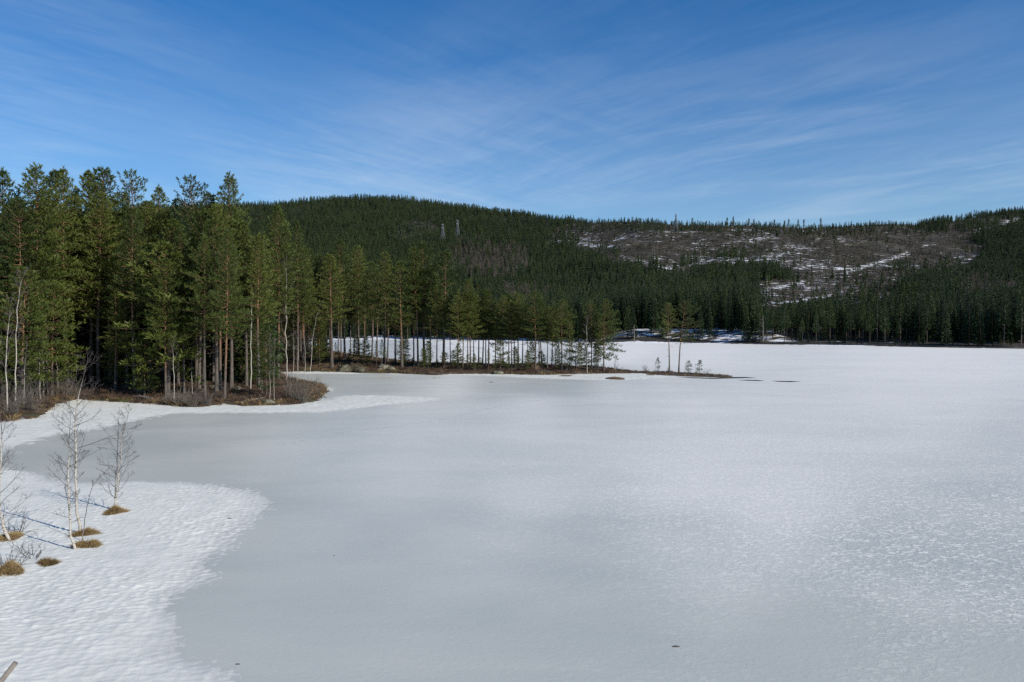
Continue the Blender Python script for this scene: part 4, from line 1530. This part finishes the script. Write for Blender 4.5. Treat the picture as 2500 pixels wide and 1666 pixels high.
# fallen logs
for i, (a, b, r, lab) in enumerate([((328, 972), (372, 978), .10, 'grey fallen trunk at the top of the snow slope'),
                                    ((590, 988), (650, 975), .08, 'grey fallen branch on the promontory heather'), ((772, 962), (812, 985), .05, 'bare fallen branch lying on the snow at the promontory tip')]):
    A, B = on_land(*a), on_land(*b)
    A[2] += .10
    B[2] += .14
    bf = Buf()
    bf.tube([A, (A + B) / 2 + np.array([0, 0, .08]), B], [r, r * 0.85, r * 0.5], 7, True)
    for k in range(4):
        f = 0.25 + 0.18 * k
        c = A + (B - A) * f
        e = c + np.array([rnd.uniform(-.3, .3), rnd.uniform(-.4, .1), rnd.uniform(.2, .6)])
        bf.tube([c, e], [r * 0.3, 0.008], 4)
    tag(link('fallen_log', bf.mesh('fallen_log', M['deadwood'])), lab, 'log')

# ------------------------------------------------------------------ leaning stake at the lower left corner
top = np.array([(30 - 1250) / F * 15.0, 15.0, CAM_H - (1624 - HOR) / F * 15.0])
foot = np.array([top[0] - 0.95, 14.6, -0.2])
bf = Buf()
bf.box(foot, top, 0.115, 0.085)
o = link('wooden_stake', bf.mesh('wooden_stake', M['deadwood']))
bv = o.modifiers.new('bevel', 'BEVEL')
bv.width = 0.006
tag(o, 'weathered wooden stake leaning in at the lower left corner', 'stake')

# ------------------------------------------------------------------ specks lying on the ice
for i, (px, py, w, lab) in enumerate([(1650, 1579, .10, 'dark scrap of bark alone on the grey ice'), (580, 1622, .06, 'dark speck on the ice right of the near snow edge'),
                                      (1199, 934, .30, 'dark spot of debris on the ice before the point'), (560, 1266, .10, 'dark stick on the near snow tongue'), (815, 1357, .05, 'tiny dark speck in the middle of the grey ice')]):
    p = on_plane(px, py)
    if px == 560:
        p = on_snow(px, py)
    o = link('bark_scrap', make_blob(500 + i, w, w * 0.45, 0.05 * w / .1 * .5, 'dark_twig', 0.4, 6), loc=(p[0], p[1], p[2] - 0.004))
    tag(o, lab, 'debris')
# reeds poking through the ice before the point
for i, (px, py, lab) in enumerate([(925, 926, 'left clump of thin reeds in the ice by the inner bay'), (945, 925, 'right clump of thin reeds in the ice by the inner bay'), (1065, 924, 'sparse reed stalks in the ice before the big round pine')]):
    p = on_plane(px, py)
    bf = Buf()
    rg = np.random.default_rng(600 + i)
    for k in range(16):
        q = np.array([rg.normal(0, .5), rg.normal(0, .5), -0.02])
        bf.tube([q, q + np.array([rg.normal(0, .08), rg.normal(0, .08), rg.uniform(.15, .4)])], [.012, .006], 3)
    tag(link('reed_clump', bf.mesh('reed_clump', M['dry_grass']), loc=(p[0], p[1], 0)), lab, 'reeds')
# line of animal tracks across the bay
tr = np.array([(690, 1088), (800, 1062), (880, 1050), (980, 1040), (1090, 1022), (1180, 1000), (1260, 985), (1330, 975)], float)
V, Q = [], []
rg = np.random.default_rng(77)
for k in range(150):
    f = k / 149 * (len(tr) - 1)
    c = along(tr, f / (len(tr) - 1))
    p = on_plane(c[0], c[1] + rg.normal(0, 0.6), 0.004)
    s = rg.uniform(.05, .13)
    n0 = len(V)
    for a in np.linspace(0, 6.28, 7)[:-1]:
        V.append(p + np.array([math.cos(a) * s * 1.2, math.sin(a) * s, rg.uniform(0, .004)]))
    Q.append([n0 + j for j in range(6)])
M['print'] = plain('trodden_snow', [(0.3, (0.40, 0.45, 0.48)), (0.7, (0.72, 0.74, 0.76))], 1.0, vec_world=True)
me = make_mesh('animal_tracks', np.array(V), [np.array(Q)], [M['print']])
tag(link('animal_tracks', me), 'faint line of animal tracks across the ice of the bay', 'tracks', kind='stuff')


# ================================================================== scattered masses
def join(meshes):
    """one mesh from several, keeping their materials"""
    V, groups, mats, idx, n = [], [], [], [], 0
    for k, me in enumerate(meshes):
        v = np.empty(len(me.vertices) * 3, np.float32)
        me.vertices.foreach_get('co', v)
        lv = np.empty(len(me.loops), np.int32)
        me.loops.foreach_get('vertex_index', lv)
        tot = np.empty(len(me.polygons), np.int32)
        me.polygons.foreach_get('loop_total', tot)
        st = np.empty(len(me.polygons), np.int32)
        me.polygons.foreach_get('loop_start', st)
        for s in np.unique(tot):
            sel = st[tot == s]
            groups.append(lv[sel[:, None] + np.arange(s)[None]] + n)
            idx.append(np.full(len(sel), k))
        V.append(v.reshape(-1, 3))
        n += len(me.vertices)
        mats.append(me.materials[0])
    return make_mesh('plant', np.concatenate(V), groups, mats, np.concatenate(idx))


def scatter(name, protos, pts, rot, scl, idx, label, cat):
    """one mass of plants: points carrying turn, size and sort, filled by geometry nodes"""
    col = bpy.data.collections.new(name + '_sorts')
    for i, me in enumerate(protos):
        o = bpy.data.objects.new('%s_sort_%03d' % (name, i), me)
        col.objects.link(o)
    me = bpy.data.meshes.new(name)
    pts = np.asarray(pts, np.float32)
    me.vertices.add(len(pts))
    me.vertices.foreach_set('co', pts.ravel())
    a = me.attributes.new('turn', 'FLOAT', 'POINT')
    a.data.foreach_set('value', np.asarray(rot, np.float32))
    a = me.attributes.new('size', 'FLOAT_VECTOR', 'POINT')
    a.data.foreach_set('vector', np.asarray(scl, np.float32).ravel())
    a = me.attributes.new('sort', 'INT', 'POINT')
    a.data.foreach_set('value', np.asarray(idx, np.int32))
    o = link(name, me)
    g = bpy.data.node_groups.new(name + '_nodes', 'GeometryNodeTree')
    g.interface.new_socket('Geometry', in_out='INPUT', socket_type='NodeSocketGeometry')
    g.interface.new_socket('Geometry', in_out='OUTPUT', socket_type='NodeSocketGeometry')
    gi, go = N(g, 'NodeGroupInput'), N(g, 'NodeGroupOutput')
    inst = N(g, 'GeometryNodeInstanceOnPoints')
    ci = N(g, 'GeometryNodeCollectionInfo')
    ci.inputs['Collection'].default_value = col
    ci.inputs['Separate Children'].default_value = True
    ci.inputs['Reset Children'].default_value = True

    def named(nm, dt):
        n = N(g, 'GeometryNodeInputNamedAttribute')
        n.data_type = dt
        n.inputs['Name'].default_value = nm
        return n.outputs[0]

    cx = N(g, 'ShaderNodeCombineXYZ')
    g.links.new(named('turn', 'FLOAT'), cx.inputs[2])
    g.links.new(gi.outputs[0], inst.inputs['Points'])
    g.links.new(ci.outputs[0], inst.inputs['Instance'])
    inst.inputs['Pick Instance'].default_value = True
    g.links.new(named('sort', 'INT'), inst.inputs['Instance Index'])
    g.links.new(cx.outputs[0], inst.inputs['Rotation'])
    g.links.new(named('size', 'FLOAT_VECTOR'), inst.inputs['Scale'])
    g.links.new(inst.outputs[0], go.inputs[0])
    md = o.modifiers.new('scatter', 'NODES')
    md.node_group = g
    return tag(o, label, cat, kind='stuff')


# ---- heather, bilberry and dead grass on the shore ground
def clump(seed, W, H, n, mat, thick=0.012, bend=0.4):
    rg = np.random.default_rng(seed)
    a = rg.uniform(0, 6.28, n)
    r = np.sqrt(rg.uniform(0, 1, n)) * W / 2
    P = np.stack([r * np.cos(a), r * np.sin(a), np.full(n, -0.05)], 1)
    D = unit(np.stack([np.cos(a) * bend, np.sin(a) * bend, np.ones(n)], 1) + rg.normal(0, 0.35, (n, 3)))
    L = H * rg.uniform(0.5, 1.1, n)[:, None]
    s = unit(np.cross(D, rg.normal(0, 1, (n, 3)))) * thick
    b = Buf()
    b.tris(np.concatenate([np.stack([P + s, P - s, P + D * L], 1), np.stack([P + D * L * .5 + s * 2, P + D * L * .5 - s * 2, P + D * L + rg.normal(0, .07, (n, 3))], 1)]))
    return b.mesh('clump', M[mat])


rg = np.random.default_rng(9)
n = 90000
x = rg.uniform(-75, 36, n)
y = rg.uniform(60, 235, n)
d = poly_sdf(x, y, LAND)
keep = (d > 0.1) & (d < 26) & (np.abs(x / y) < 0.70)
keep &= rg.uniform(0, 1, n) < np.where(y < 110, 0.75, 0.45)
x, y, d = x[keep], y[keep], d[keep]
z = land_h(x, y, d)
px, py = proj(x, y, z)
keep = ~((fbm(x * .35, y * .35, 44, 3) > 0.62) & (d < 14))
x, y, z, d, px = x[keep], y[keep], z[keep], d[keep], px[keep]
n = len(x)
kind = rg.integers(0, 3, n)
kind = np.where((d < 1.6) & (rg.uniform(0, 1, n) < 0.30), rg.integers(3, 5, n), kind)
kind = np.where((px > 740) & (px < 900) & (rg.uniform(0, 1, n) < 0.35), rg.integers(3, 5, n), kind)
kind = np.where((px < 420) & (d > 5) & (rg.uniform(0, 1, n) < 0.45), 5, kind)
sc = rg.uniform(0.6, 1.25, n) * (1 - 0.45 * smooth(13, 24, x))
scatter('heather', [clump(700, .7, .42, 30, 'heather'), clump(701, .8, .5, 34, 'heather'), clump(702, .6, .35, 26, 'heather'), clump(703, .6, .45, 40, 'dry_grass', .008, .7),
                    clump(704, .5, .4, 34, 'dry_grass', .008, .7), clump(705, .9, .16, 50, 'moss', .03, 1.2)],
        np.stack([x, y, z], 1), rg.uniform(0, 6.28, n), np.repeat(sc[:, None], 3, 1), kind, 'brown heather, grass and moss covering the shore ground', 'heather')

# ---- bare brush along the edge of the left shore
rg = np.random.default_rng(10)
x, y = rg.uniform(-75, 32, 20000), rg.uniform(58, 160, 20000)
d = poly_sdf(x, y, LAND)
z = land_h(x, y, d)
px, py = proj(x, y, z)
w = np.where(px < 190, .10, np.where(px < 380, .03, .055)) * np.where(px > 790, .8, 1)
keep = (d > .6) & (d < np.where(px < 190, 12, 5)) & (rg.uniform(0, 1, len(x)) < w)
x, y, z, px = x[keep], y[keep], z[keep], px[keep]
ss = rg.uniform(.5, 1.2, len(x)) * np.where(px < 190, 1.25, np.where(px > 790, .5, .7))
print('brush', len(x))
scatter('bare_brush', [make_bush(720 + i, 1.9, .8, 9, 'twig', .008, 5) for i in range(4)], np.stack([x, y, z], 1), rg.uniform(0, 6.28, len(x)), np.stack([ss, ss, ss], 1), rg.integers(0, 4, len(x)),
        'thin grey leafless brush along the shore and the point', 'brush')

# ---- far forest
PF_MID = [join(make_pine_far(800 + i, 17, .33 + .05 * (i % 3), 2.3, n=420, tuft=.62, k=3)) for i in range(5)]
PF_LOW = [join(make_pine_far(810 + i, 14, .16, 2.6, n=150, tuft=1.1, k=3)) for i in range(4)]
SP_MID = [join(make_spruce(820 + i, 17, 2.3, 30, 8, True)) for i in range(4)]
SP_LOW = [join(make_spruce(830 + i, 15, 2.4, 16, 8)) for i in range(4)]


def birch_far(seed):
    rg = np.random.default_rng(seed)
    b = Buf()
    b.tube([(0, 0, 0), (.1, 0, 5), (0, .1, 10.5)], [.10, .07, .02], 3)
    n = 90
    t = rg.uniform(.25, 1, n)
    a = rg.uniform(0, 6.28, n)
    P = np.stack([0 * t, 0 * t, 10 * t], 1)
    D = np.stack([np.cos(a) * .5, np.sin(a) * .5, np.full(n, .9)], 1) + rg.normal(0, .15, (n, 3))
    L = (2.6 * (1.15 - t) + .4)[:, None]
    s = unit(np.cross(D, rg.normal(0, 1, (n, 3)))) * .07
    b.tris(np.stack([P, P + D * L + s, P + D * L - s], 1))
    return b.mesh('birch', M['birch_far'])


BI = [birch_far(840 + i) for i in range(3)]

rg = np.random.default_rng(21)
xs, ys = [], []
yy = 270.0
while yy < 1640:
    st = 3.9 + 1.4 * (yy / 1500)
    xv = np.arange(-0.70 * yy, 0.70 * yy, st)
    xs.append(xv + rg.uniform(-.48, .48, len(xv)) * st)
    ys.append(yy + rg.uniform(-.48, .48, len(xv)) * st)
    yy += st
x, y = np.concatenate(xs), np.concatenate(ys)
X = 1250 + F * x / y
ds, dk = shore_d(X), np.interp(X, DSKY_X, DSKY_D)
t = (y - ds) / (dk - ds)
q = y - ds
z = hill_h(x, y)
keep = ((q > 5) | ((q > 0.5) & (rg.uniform(0, 1, len(x)) < .5))) & (t < 1.10) & (z > 0.0) & ((X > 300) | (rg.uniform(0, 1, len(x)) < 0.3))
x, y, z, t, q, X = (v[keep] for v in (x, y, z, t, q, X))
px, py = proj(x, y, z)
H = 14.5 + 4.0 * (1 - smooth(0.0, 0.35, t)) - 3.5 * smooth(0.6, 1.0, t)
H = H * (0.5 + 0.68 * rg.uniform(0, 1, len(x)) ** .7) * (0.75 + 0.6 * fbm(x * .015, y * .015, 91, 4))
_, ptop = proj(x, y, z + 0.82 * H)
_, pmid = proj(x, y, z + 0.4 * H)
wob = 34 * (fbm(x * .035, y * .035, 92, 4) - .5)
wobx = 90 * (fbm(x * .02, y * .02, 94, 4) - .5)
base_in = in_clear(px + wobx, py + wob, 2)
top_in = in_clear(px + wobx, ptop + wob) | in_clear(px + wobx, pmid + wob)
# below a clearing the trees stay as low as the photograph shows them
low_edge = np.zeros(len(x))
for pc in CLEAR[:2]:
    pa = np.array(pc)
    gx = np.arange(1280, 2420, 4.0)
    gy = np.zeros(len(gx))
    for (ax, ay), (bx2, by2) in zip(pc, pc[1:] + pc[:1]):
        lo_, hi_ = min(ax, bx2), max(ax, bx2)
        if hi_ - lo_ < 1e-6:
            continue
        m_ = (gx >= lo_) & (gx <= hi_)
        gy[m_] = np.maximum(gy[m_], ay + (gx[m_] - ax) / (bx2 - ax) * (by2 - ay))
    e_ = np.interp(px, gx, gy, left=0, right=0)
    low_edge = np.where((e_ > 0) & (py > e_), np.maximum(low_edge, e_), low_edge)
cap = (py - low_edge - 2 + wob) * y / F
short = top_in & ~base_in & (cap > 5.0)
H = np.where(short, np.minimum(H, cap * rg.uniform(.8, 1.05, len(x))), H)
clear = base_in | (top_in & ~short)
regrow = clear & base_in & (rg.uniform(0, 1, len(x)) < .13 + .35 * smooth(.5, .7, fbm(x * .02, y * .02, 99, 3)))
H = np.where(regrow, .8 + 5.5 * rg.uniform(0, 1, len(x)) ** 2.2, H)
clear &= ~regrow
rim = np.zeros(len(x))
for pc in CLEAR:
    rim = np.maximum(rim, poly_sdf(px, py, pc))
stray = clear & (rim < 26) & (rg.uniform(0, 1, len(x)) < .16 * (1 - rim / 30))
H = np.where(stray, H * rg.uniform(.5, .9, len(x)), H)
clear &= ~stray
thin = fbm(x * .013, y * .013, 93, 3)
drop = clear | (rg.uniform(0, 1, len(x)) < np.where(thin > .62, .5, .04))
# loosely wooded ridge above the logging
ridge = (px > 1420) & (px < 2240) & (t > 0.93)
H = np.where(ridge, rg.uniform(4.5, 9.5, len(x)), H)
drop = np.where(ridge, rg.uniform(0, 1, len(x)) < 0.35, drop)
righthill = poly_sdf(px, py, RIGHT_HILL) > 0
drop |= righthill & (rg.uniform(0, 1, len(x)) < 0.55)
# young growth under the trees of the far shore
drop |= (q <= 5) & (px < 1430)
young = (q < 26) & (q > 0.5) & (rg.uniform(0, 1, len(x)) < np.where(px > 1880, .6, .35))
young |= q <= 5
H = np.where(young, rg.uniform(1.2, 5.0, len(x)) * np.where(q < 8, .45, 1.0), H)
# open snowy bank in the middle of the far shore
drop |= ~young & (px > 1470) & (px < 1820) & (q < 34) & (rg.uniform(0, 1, len(x)) < 0.62)
drop |= ~young & (px > 1900) & (q < 20) & (rg.uniform(0, 1, len(x)) < 0.35)
BIRCH = [[(1120, 585), (1200, 585), (1290, 600), (1290, 640), (1230, 675), (1150, 660), (1090, 630)], [(2330, 670), (2400, 665), (2480, 690), (2460, 720), (2360, 715)], [(1230, 690), (1330, 700), (1300, 720), (1240, 715)]]
SPRUCE = [[(1150, 620), (1300, 590), (1420, 598), (1500, 640), (1640, 668), (1760, 655), (1900, 640), (1945, 690), (1830, 740), (1850, 790), (1300, 790), (1100, 760)], [(2250, 690), (2500, 600), (2500, 850), (2300, 800)]]
isb = np.zeros(len(x), bool)
for p in BIRCH:
    isb |= poly_sdf(px, ptop, p) + 34 * (rg.uniform(0, 1, len(x)) - .5) > 4
iss = np.zeros(len(x), bool)
for p in SPRUCE:
    iss |= poly_sdf(px, ptop, p) + 50 * (fbm(x * .02, y * .02, 97, 3) - .5) > 0
r = rg.uniform(0, 1, len(x))
sort = np.where(young, 1, np.where(isb & (r < .75), 2, np.where(iss, np.where(r < .85, 1, 0), np.where(r < .15 + .5 * smooth(.45, .65, fbm(x * .008, y * .008, 98, 3)), 1, 0))))
keepm = ~drop
sort = np.where((sort == 2) & (q < 150), 1, sort)
# the front rows on the far shore are trees one can tell apart
far_front = keepm & ~young & (q < 34) & (px > 1395) & (px < 2520) & (sort != 2)
rows = np.nonzero(far_front)[0]
rows = rows[np.argsort(q[rows])]
picked_sp, picked_pi, far_rows = 0, 0, []
FP = [make_pine_far(860 + i, 17, .33 + .05 * (i % 3), 2.3, n=480, tuft=.6, k=3) for i in range(4)]
FS = [make_spruce(870 + i, 17, 2.3, 30, 8, True, cb=.08) for i in range(4)]
taken_idx = []
for i in rows:
    if sort[i] == 1 and picked_sp < 110:
        me = FS[i % 4]
        picked_sp += 1
        nm, ct = 'spruce_tree', 'spruce tree'
    elif sort[i] == 0 and picked_pi < 40:
        me = FP[i % 4]
        picked_pi += 1
        nm, ct = 'pine_tree', 'pine tree'
    else:
        continue
    s = H[i] / 17
    e = stand(nm, (('trunk', me[0]), ('crown', me[1])), (x[i], y[i], z[i] - .2), (s * rg.uniform(.8, 1.1), s * rg.uniform(.8, 1.1), s), rg.uniform(0, 6.28), None, ct, 'trees in the front rows of the far shore')
    far_rows.append((e, px[i], nm, H[i]))
    taken_idx.append(i)
keepm[taken_idx] = False
FM = [(1400, 'the right end of the point pines'), (1548, 'the bare pole on the far bank'), (1665, 'the leaning pair of pines'), (1863, 'the tall grey snag on the far shore'), (2060, 'the dark forest start on the far shore'), (2280, 'the far shore snow line end')]
for nm in ('spruce_tree', 'pine_tree'):
    cnt = {}
    for e, X_, n_, h_ in sorted((f for f in far_rows if f[2] == nm), key=lambda f: f[1]):
        m = max([k for k in FM if k[0] <= X_ + 10], default=FM[0])
        size = 'tall' if h_ > 17 else 'short'
        c = cnt.get((m, size), 0)
        cnt[(m, size)] = c + 1
        e['label'] = 'far shore %s %s, %s right of %s' % (size, nm.split('_')[0], ORD[min(c, 29)], m[1])


def mass(name, sel, lo, mid, H0m, H0l, label, cat, extra=None):
    midm = y[sel] < 560
    ii = np.nonzero(sel)[0]
    idx = np.where(midm, rg.integers(0, len(mid), len(ii)), len(mid) + rg.integers(0, len(lo), len(ii)))
    s = H[ii] / np.where(midm, H0m, H0l)
    w = s * rg.uniform(.8, 1.15, len(ii))
    P = np.stack([x[ii], y[ii], z[ii] - .3], 1)
    S = np.stack([w, w, s], 1)
    protos = list(mid) + list(lo)
    rot = rg.uniform(0, 6.28, len(ii))
    if extra:
        names = sorted({e[4] for e in extra})
        base = len(protos)
        protos += [join(PINES[k][1]) for k in names]
        P = np.concatenate([P, np.array([e[:3] for e in extra])])
        es = np.array([e[3] / PINES[e[4]][0] for e in extra])
        S = np.concatenate([S, np.stack([es * .95, es * .95, es], 1)])
        idx = np.concatenate([idx, base + np.array([names.index(e[4]) for e in extra])])
        rot = np.concatenate([rot, rg.uniform(0, 6.28, len(extra))])
    print(name, len(P))
    return scatter(name, protos, P, rot, S, idx, label, cat)


mass('pine_forest', keepm & (sort == 0), PF_LOW, PF_MID, 17, 14, 'mass of pines filling the hills and the forest depth', 'forest', NEAR_STUFF)
mass('spruce_forest', keepm & (sort == 1), SP_LOW, SP_MID, 17, 15, 'mass of dark spruces on the lower slopes beyond the lake', 'forest')
mass('birch_thicket', keepm & (sort == 2), BI, BI, 11, 11, 'reddish brown leafless birch thicket on the slope', 'thicket')

# ---- brash left by the loggers
def brash(seed):
    rg = np.random.default_rng(seed)
    b = Buf()
    n = 26
    P = np.stack([rg.normal(0, 1.6, n), rg.normal(0, 1.0, n), rg.uniform(0, .5, n)], 1)
    a = rg.normal(0.2, .7, n)
    D = np.stack([np.cos(a), np.sin(a), rg.normal(.05, .18, n)], 1) * rg.uniform(.8, 2.6, n)[:, None]
    W = np.stack([0 * a, 0 * a, np.full(n, .16)], 1)
    b.tris(np.concatenate([np.stack([P, P + D, P + D * .5 + W], 1), np.stack([P, P + D * .5 + W + np.array([0, .2, 0]), P + D], 1)]))
    return b.mesh('brash', M['slash'])


rg = np.random.default_rng(31)
n = 320000
bx_, by_ = rg.uniform(-.12, .66, n), np.sqrt(rg.uniform(400 ** 2, 1500 ** 2, n))
bx_ = bx_ * by_
bz = hill_h(bx_, by_)
ppx, ppy = proj(bx_, by_, bz)
sel = in_clear(ppx, ppy, 25)
bx_, by_, bz, ppx, ppy = (v[sel] for v in (bx_, by_, bz, ppx, ppy))
keep = rg.uniform(0, 1, len(bx_)) < np.clip((fbm(bx_ * .03, by_ * .03, 95, 3) - .25) * 1.8, 0, 1)
for pts, w, v in SNOW_LINES:
    keep &= ~((line_dist(ppx, ppy, pts) < w * .7) & (rg.uniform(0, 1, len(bx_)) < .8))
bx_, by_, bz = bx_[keep][:30000], by_[keep][:30000], bz[keep][:30000]
print('brash', len(bx_))
ss = rg.uniform(.7, 1.5, len(bx_))
scatter('logging_brash', [brash(880 + i) for i in range(4)], np.stack([bx_, by_, bz], 1), rg.normal(0.1, .6, len(bx_)), np.stack([ss, ss, ss], 1), rg.integers(0, 4, len(bx_)),
        'grey brown brash lying over the logged slopes', 'brash')


# ------------------------------------------------------------------ lone trees left on the logged ground
def make_left_pine(seed, H):
    rg = np.random.default_rng(seed)
    wood = Buf()
    wood.tube([(0, 0, 0), (.1, 0, H * .5), (0, 0, H)], [.22, .17, .05], 5)
    n = 110
    t = rg.uniform(.5, 1, n)
    a = rg.uniform(0, 6.28, n)
    r = 1.9 * (1.1 - t) ** .5 * rg.uniform(.1, 1, n)
    P = np.stack([r * np.cos(a), r * np.sin(a), H * t], 1)
    D = unit(np.stack([np.cos(a), np.sin(a), np.full(n, .5)], 1))
    leaf = Buf()
    leaf.tris(blades(P, D, np.full(n, .85), rg, k=3, width=.45))
    return wood.mesh('pine_trunk', M['pine_bark']), leaf.mesh('pine_crown', M['pine_far'])


def make_snag(seed, H):
    rg = np.random.default_rng(seed)
    wood = Buf()
    wood.tube([(0, 0, 0), (.12, 0, H * .5), (0, .1, H)], [.20, .14, .05], 5)
    twigs = Buf()
    for i in range(14):
        f = rg.uniform(.3, 1)
        a = rg.uniform(0, 6.28)
        p = np.array([.05, 0, H * f])
        twigs.tube([p, p + np.array([math.cos(a), math.sin(a), rg.uniform(.1, .8)]) * rg.uniform(.5, 1.5)], [.05, .02], 3)
    return wood.mesh('snag_trunk', M['deadwood']), twigs.mesh('snag_branches', M['deadwood'])


LP = [make_left_pine(900 + i, 13) for i in range(3)]
SN = [make_snag(910 + i, 11) for i in range(3)]
TOPS = [(1689, 533), (1723, 540), (1774, 532), (1784, 540), (1789, 530), (1827, 534), (1839, 536), (1889, 537), (1914, 539), (1924, 536), (1947, 537), (1961, 536), (2002, 534)]
for i, (X_, Y_) in enumerate(TOPS):
    dk_ = float(np.interp(X_, DSKY_X, DSKY_D)) * 0.97
    xx = (X_ - 1250) / F * dk_
    zz = float(hill_h(np.array([xx]), np.array([dk_]))[0])
    h = (CAM_H + (HOR - Y_) / F * dk_) - zz
    me = LP[i % 3]
    s = max(h, 6) / 13
    stand('pine_tree', (('trunk', me[0]), ('crown', me[1])), (xx, dk_, zz - .3), (min(1, s) * .95, min(1, s) * .95, s), i * 1.3, 'lone skyline pine on the logged ridge, %s of the row from the left' % ORD[i], 'pine tree', 'lone pines on the ridge skyline')
rg = np.random.default_rng(41)
got = []
while len(got) < 120:
    X_, Y_ = rg.uniform(1420, 2300), rg.uniform(566, 745)
    if in_clear(np.array([X_]), np.array([Y_]), -3)[0]:
        got.append((X_, Y_))
got.sort()
for i, (X_, Y_) in enumerate(got):
    p = on_hill(X_, Y_)
    dead = rg.random() < .6
    me = SN[i % 3] if dead else LP[i % 3]
    s = rg.uniform(.6, 1.05)
    stand('dead_tree' if dead else 'pine_tree', (('trunk', me[0]), ('branches' if dead else 'crown', me[1])), (p[0], p[1], p[2] - .3), (s * .9, s * .9, s), rg.uniform(0, 6.28),
          ('thin bare stem' if dead else 'thin lone pine') + ' on the logged slope, ' + ('%s from its left end' % ORD[i] if i < 30 else ('%s from its right end' % ORD[119 - i] if i >= 90 else ('%s middle one from the left' % ORD[i - 30] if i < 60 else '%s middle one from the right' % ORD[89 - i]))),
          'dead tree' if dead else 'pine tree', 'trees left standing on the logged slope')
# bare poles on the far shore
for X_, Y0, Y1, lab in [(1548.5, 836.5, 793, 'bare grey pole standing on the far bank'), (1863, 839.5, 770, 'tall grey snag at the far water edge')]:
    p = on_hill(X_, Y0)
    s = (Y0 - Y1) * p[1] / F / 11
    stand('dead_tree', (('trunk', SN[0][0]), ('branches', SN[0][1])), p, (1.1, 1.1, s), 1.0, lab, 'dead tree')


# ------------------------------------------------------------------ power line towers
def put_pylon(X_, Y0, Y1, label, back=0.0):
    p = on_hill(X_, Y0)
    H_ = (Y0 - Y1) * p[1] / F
    e = bpy.data.objects.new('power_pylon', None)
    COL.objects.link(e)
    e.location = (p[0], p[1], p[2] - .5)
    W0, W1 = H_ * .125, H_ * .022

    def corner(k, f):
        w = W0 + (W1 - W0) * min(1, f / .78)
        return np.array([(-1, 1, 1, -1)[k] * w, (-1, -1, 1, 1)[k] * w, f * H_])

    for k in range(4):
        b = Buf()
        b.box(corner(k, 0), corner(k, .78), .36)
        b.box(corner(k, .78), corner(k, 1.0), .28)
        link('leg', b.mesh('leg', M['steel']), e)
    fs = [0, .2, .38, .54, .68, .78, .89, 1.0]
    for f0, f1 in zip(fs[:-1], fs[1:]):
        b = Buf()
        for k in range(4):
            j = (k + 1) % 4
            b.box(corner(k, f0), corner(j, f1), .18)
            b.box(corner(j, f0), corner(k, f1), .18)
            b.box(corner(k, f1), corner(j, f1), .18)
        link('lattice', b.mesh('lattice', M['steel']), e)
    for f, w in ((.80, .10), (.95, .08)):
        b = Buf()
        for sy in (-1, 1):
            b.box((-w * H_, 0, f * H_), (-W1, sy * W1, f * H_ + .01 * H_), .3)
            b.box((w * H_, 0, f * H_), (W1, sy * W1, f * H_ + .01 * H_), .3)
            b.box((-w * H_, 0, f * H_ + .1), (-W1, sy * W1, f * H_ + .05 * H_), .25)
            b.box((w * H_, 0, f * H_ + .1), (W1, sy * W1, f * H_ + .05 * H_), .25)
        link('cross_arm', b.mesh('cross_arm', M['steel']), e)
    e.rotation_euler = (0, 0, R(55))
    tag(e, label, 'pylon', 'power pylons on the hill')


put_pylon(1081, 600, 547, 'steel lattice pylon, left of the two on the wooded slope')
put_pylon(1117, 588, 537, 'steel lattice pylon, right of the two on the wooded slope')
put_pylon(1650, 566, 523, 'steel lattice pylon against the sky above the logged slope')
print('objects', len(bpy.data.objects))
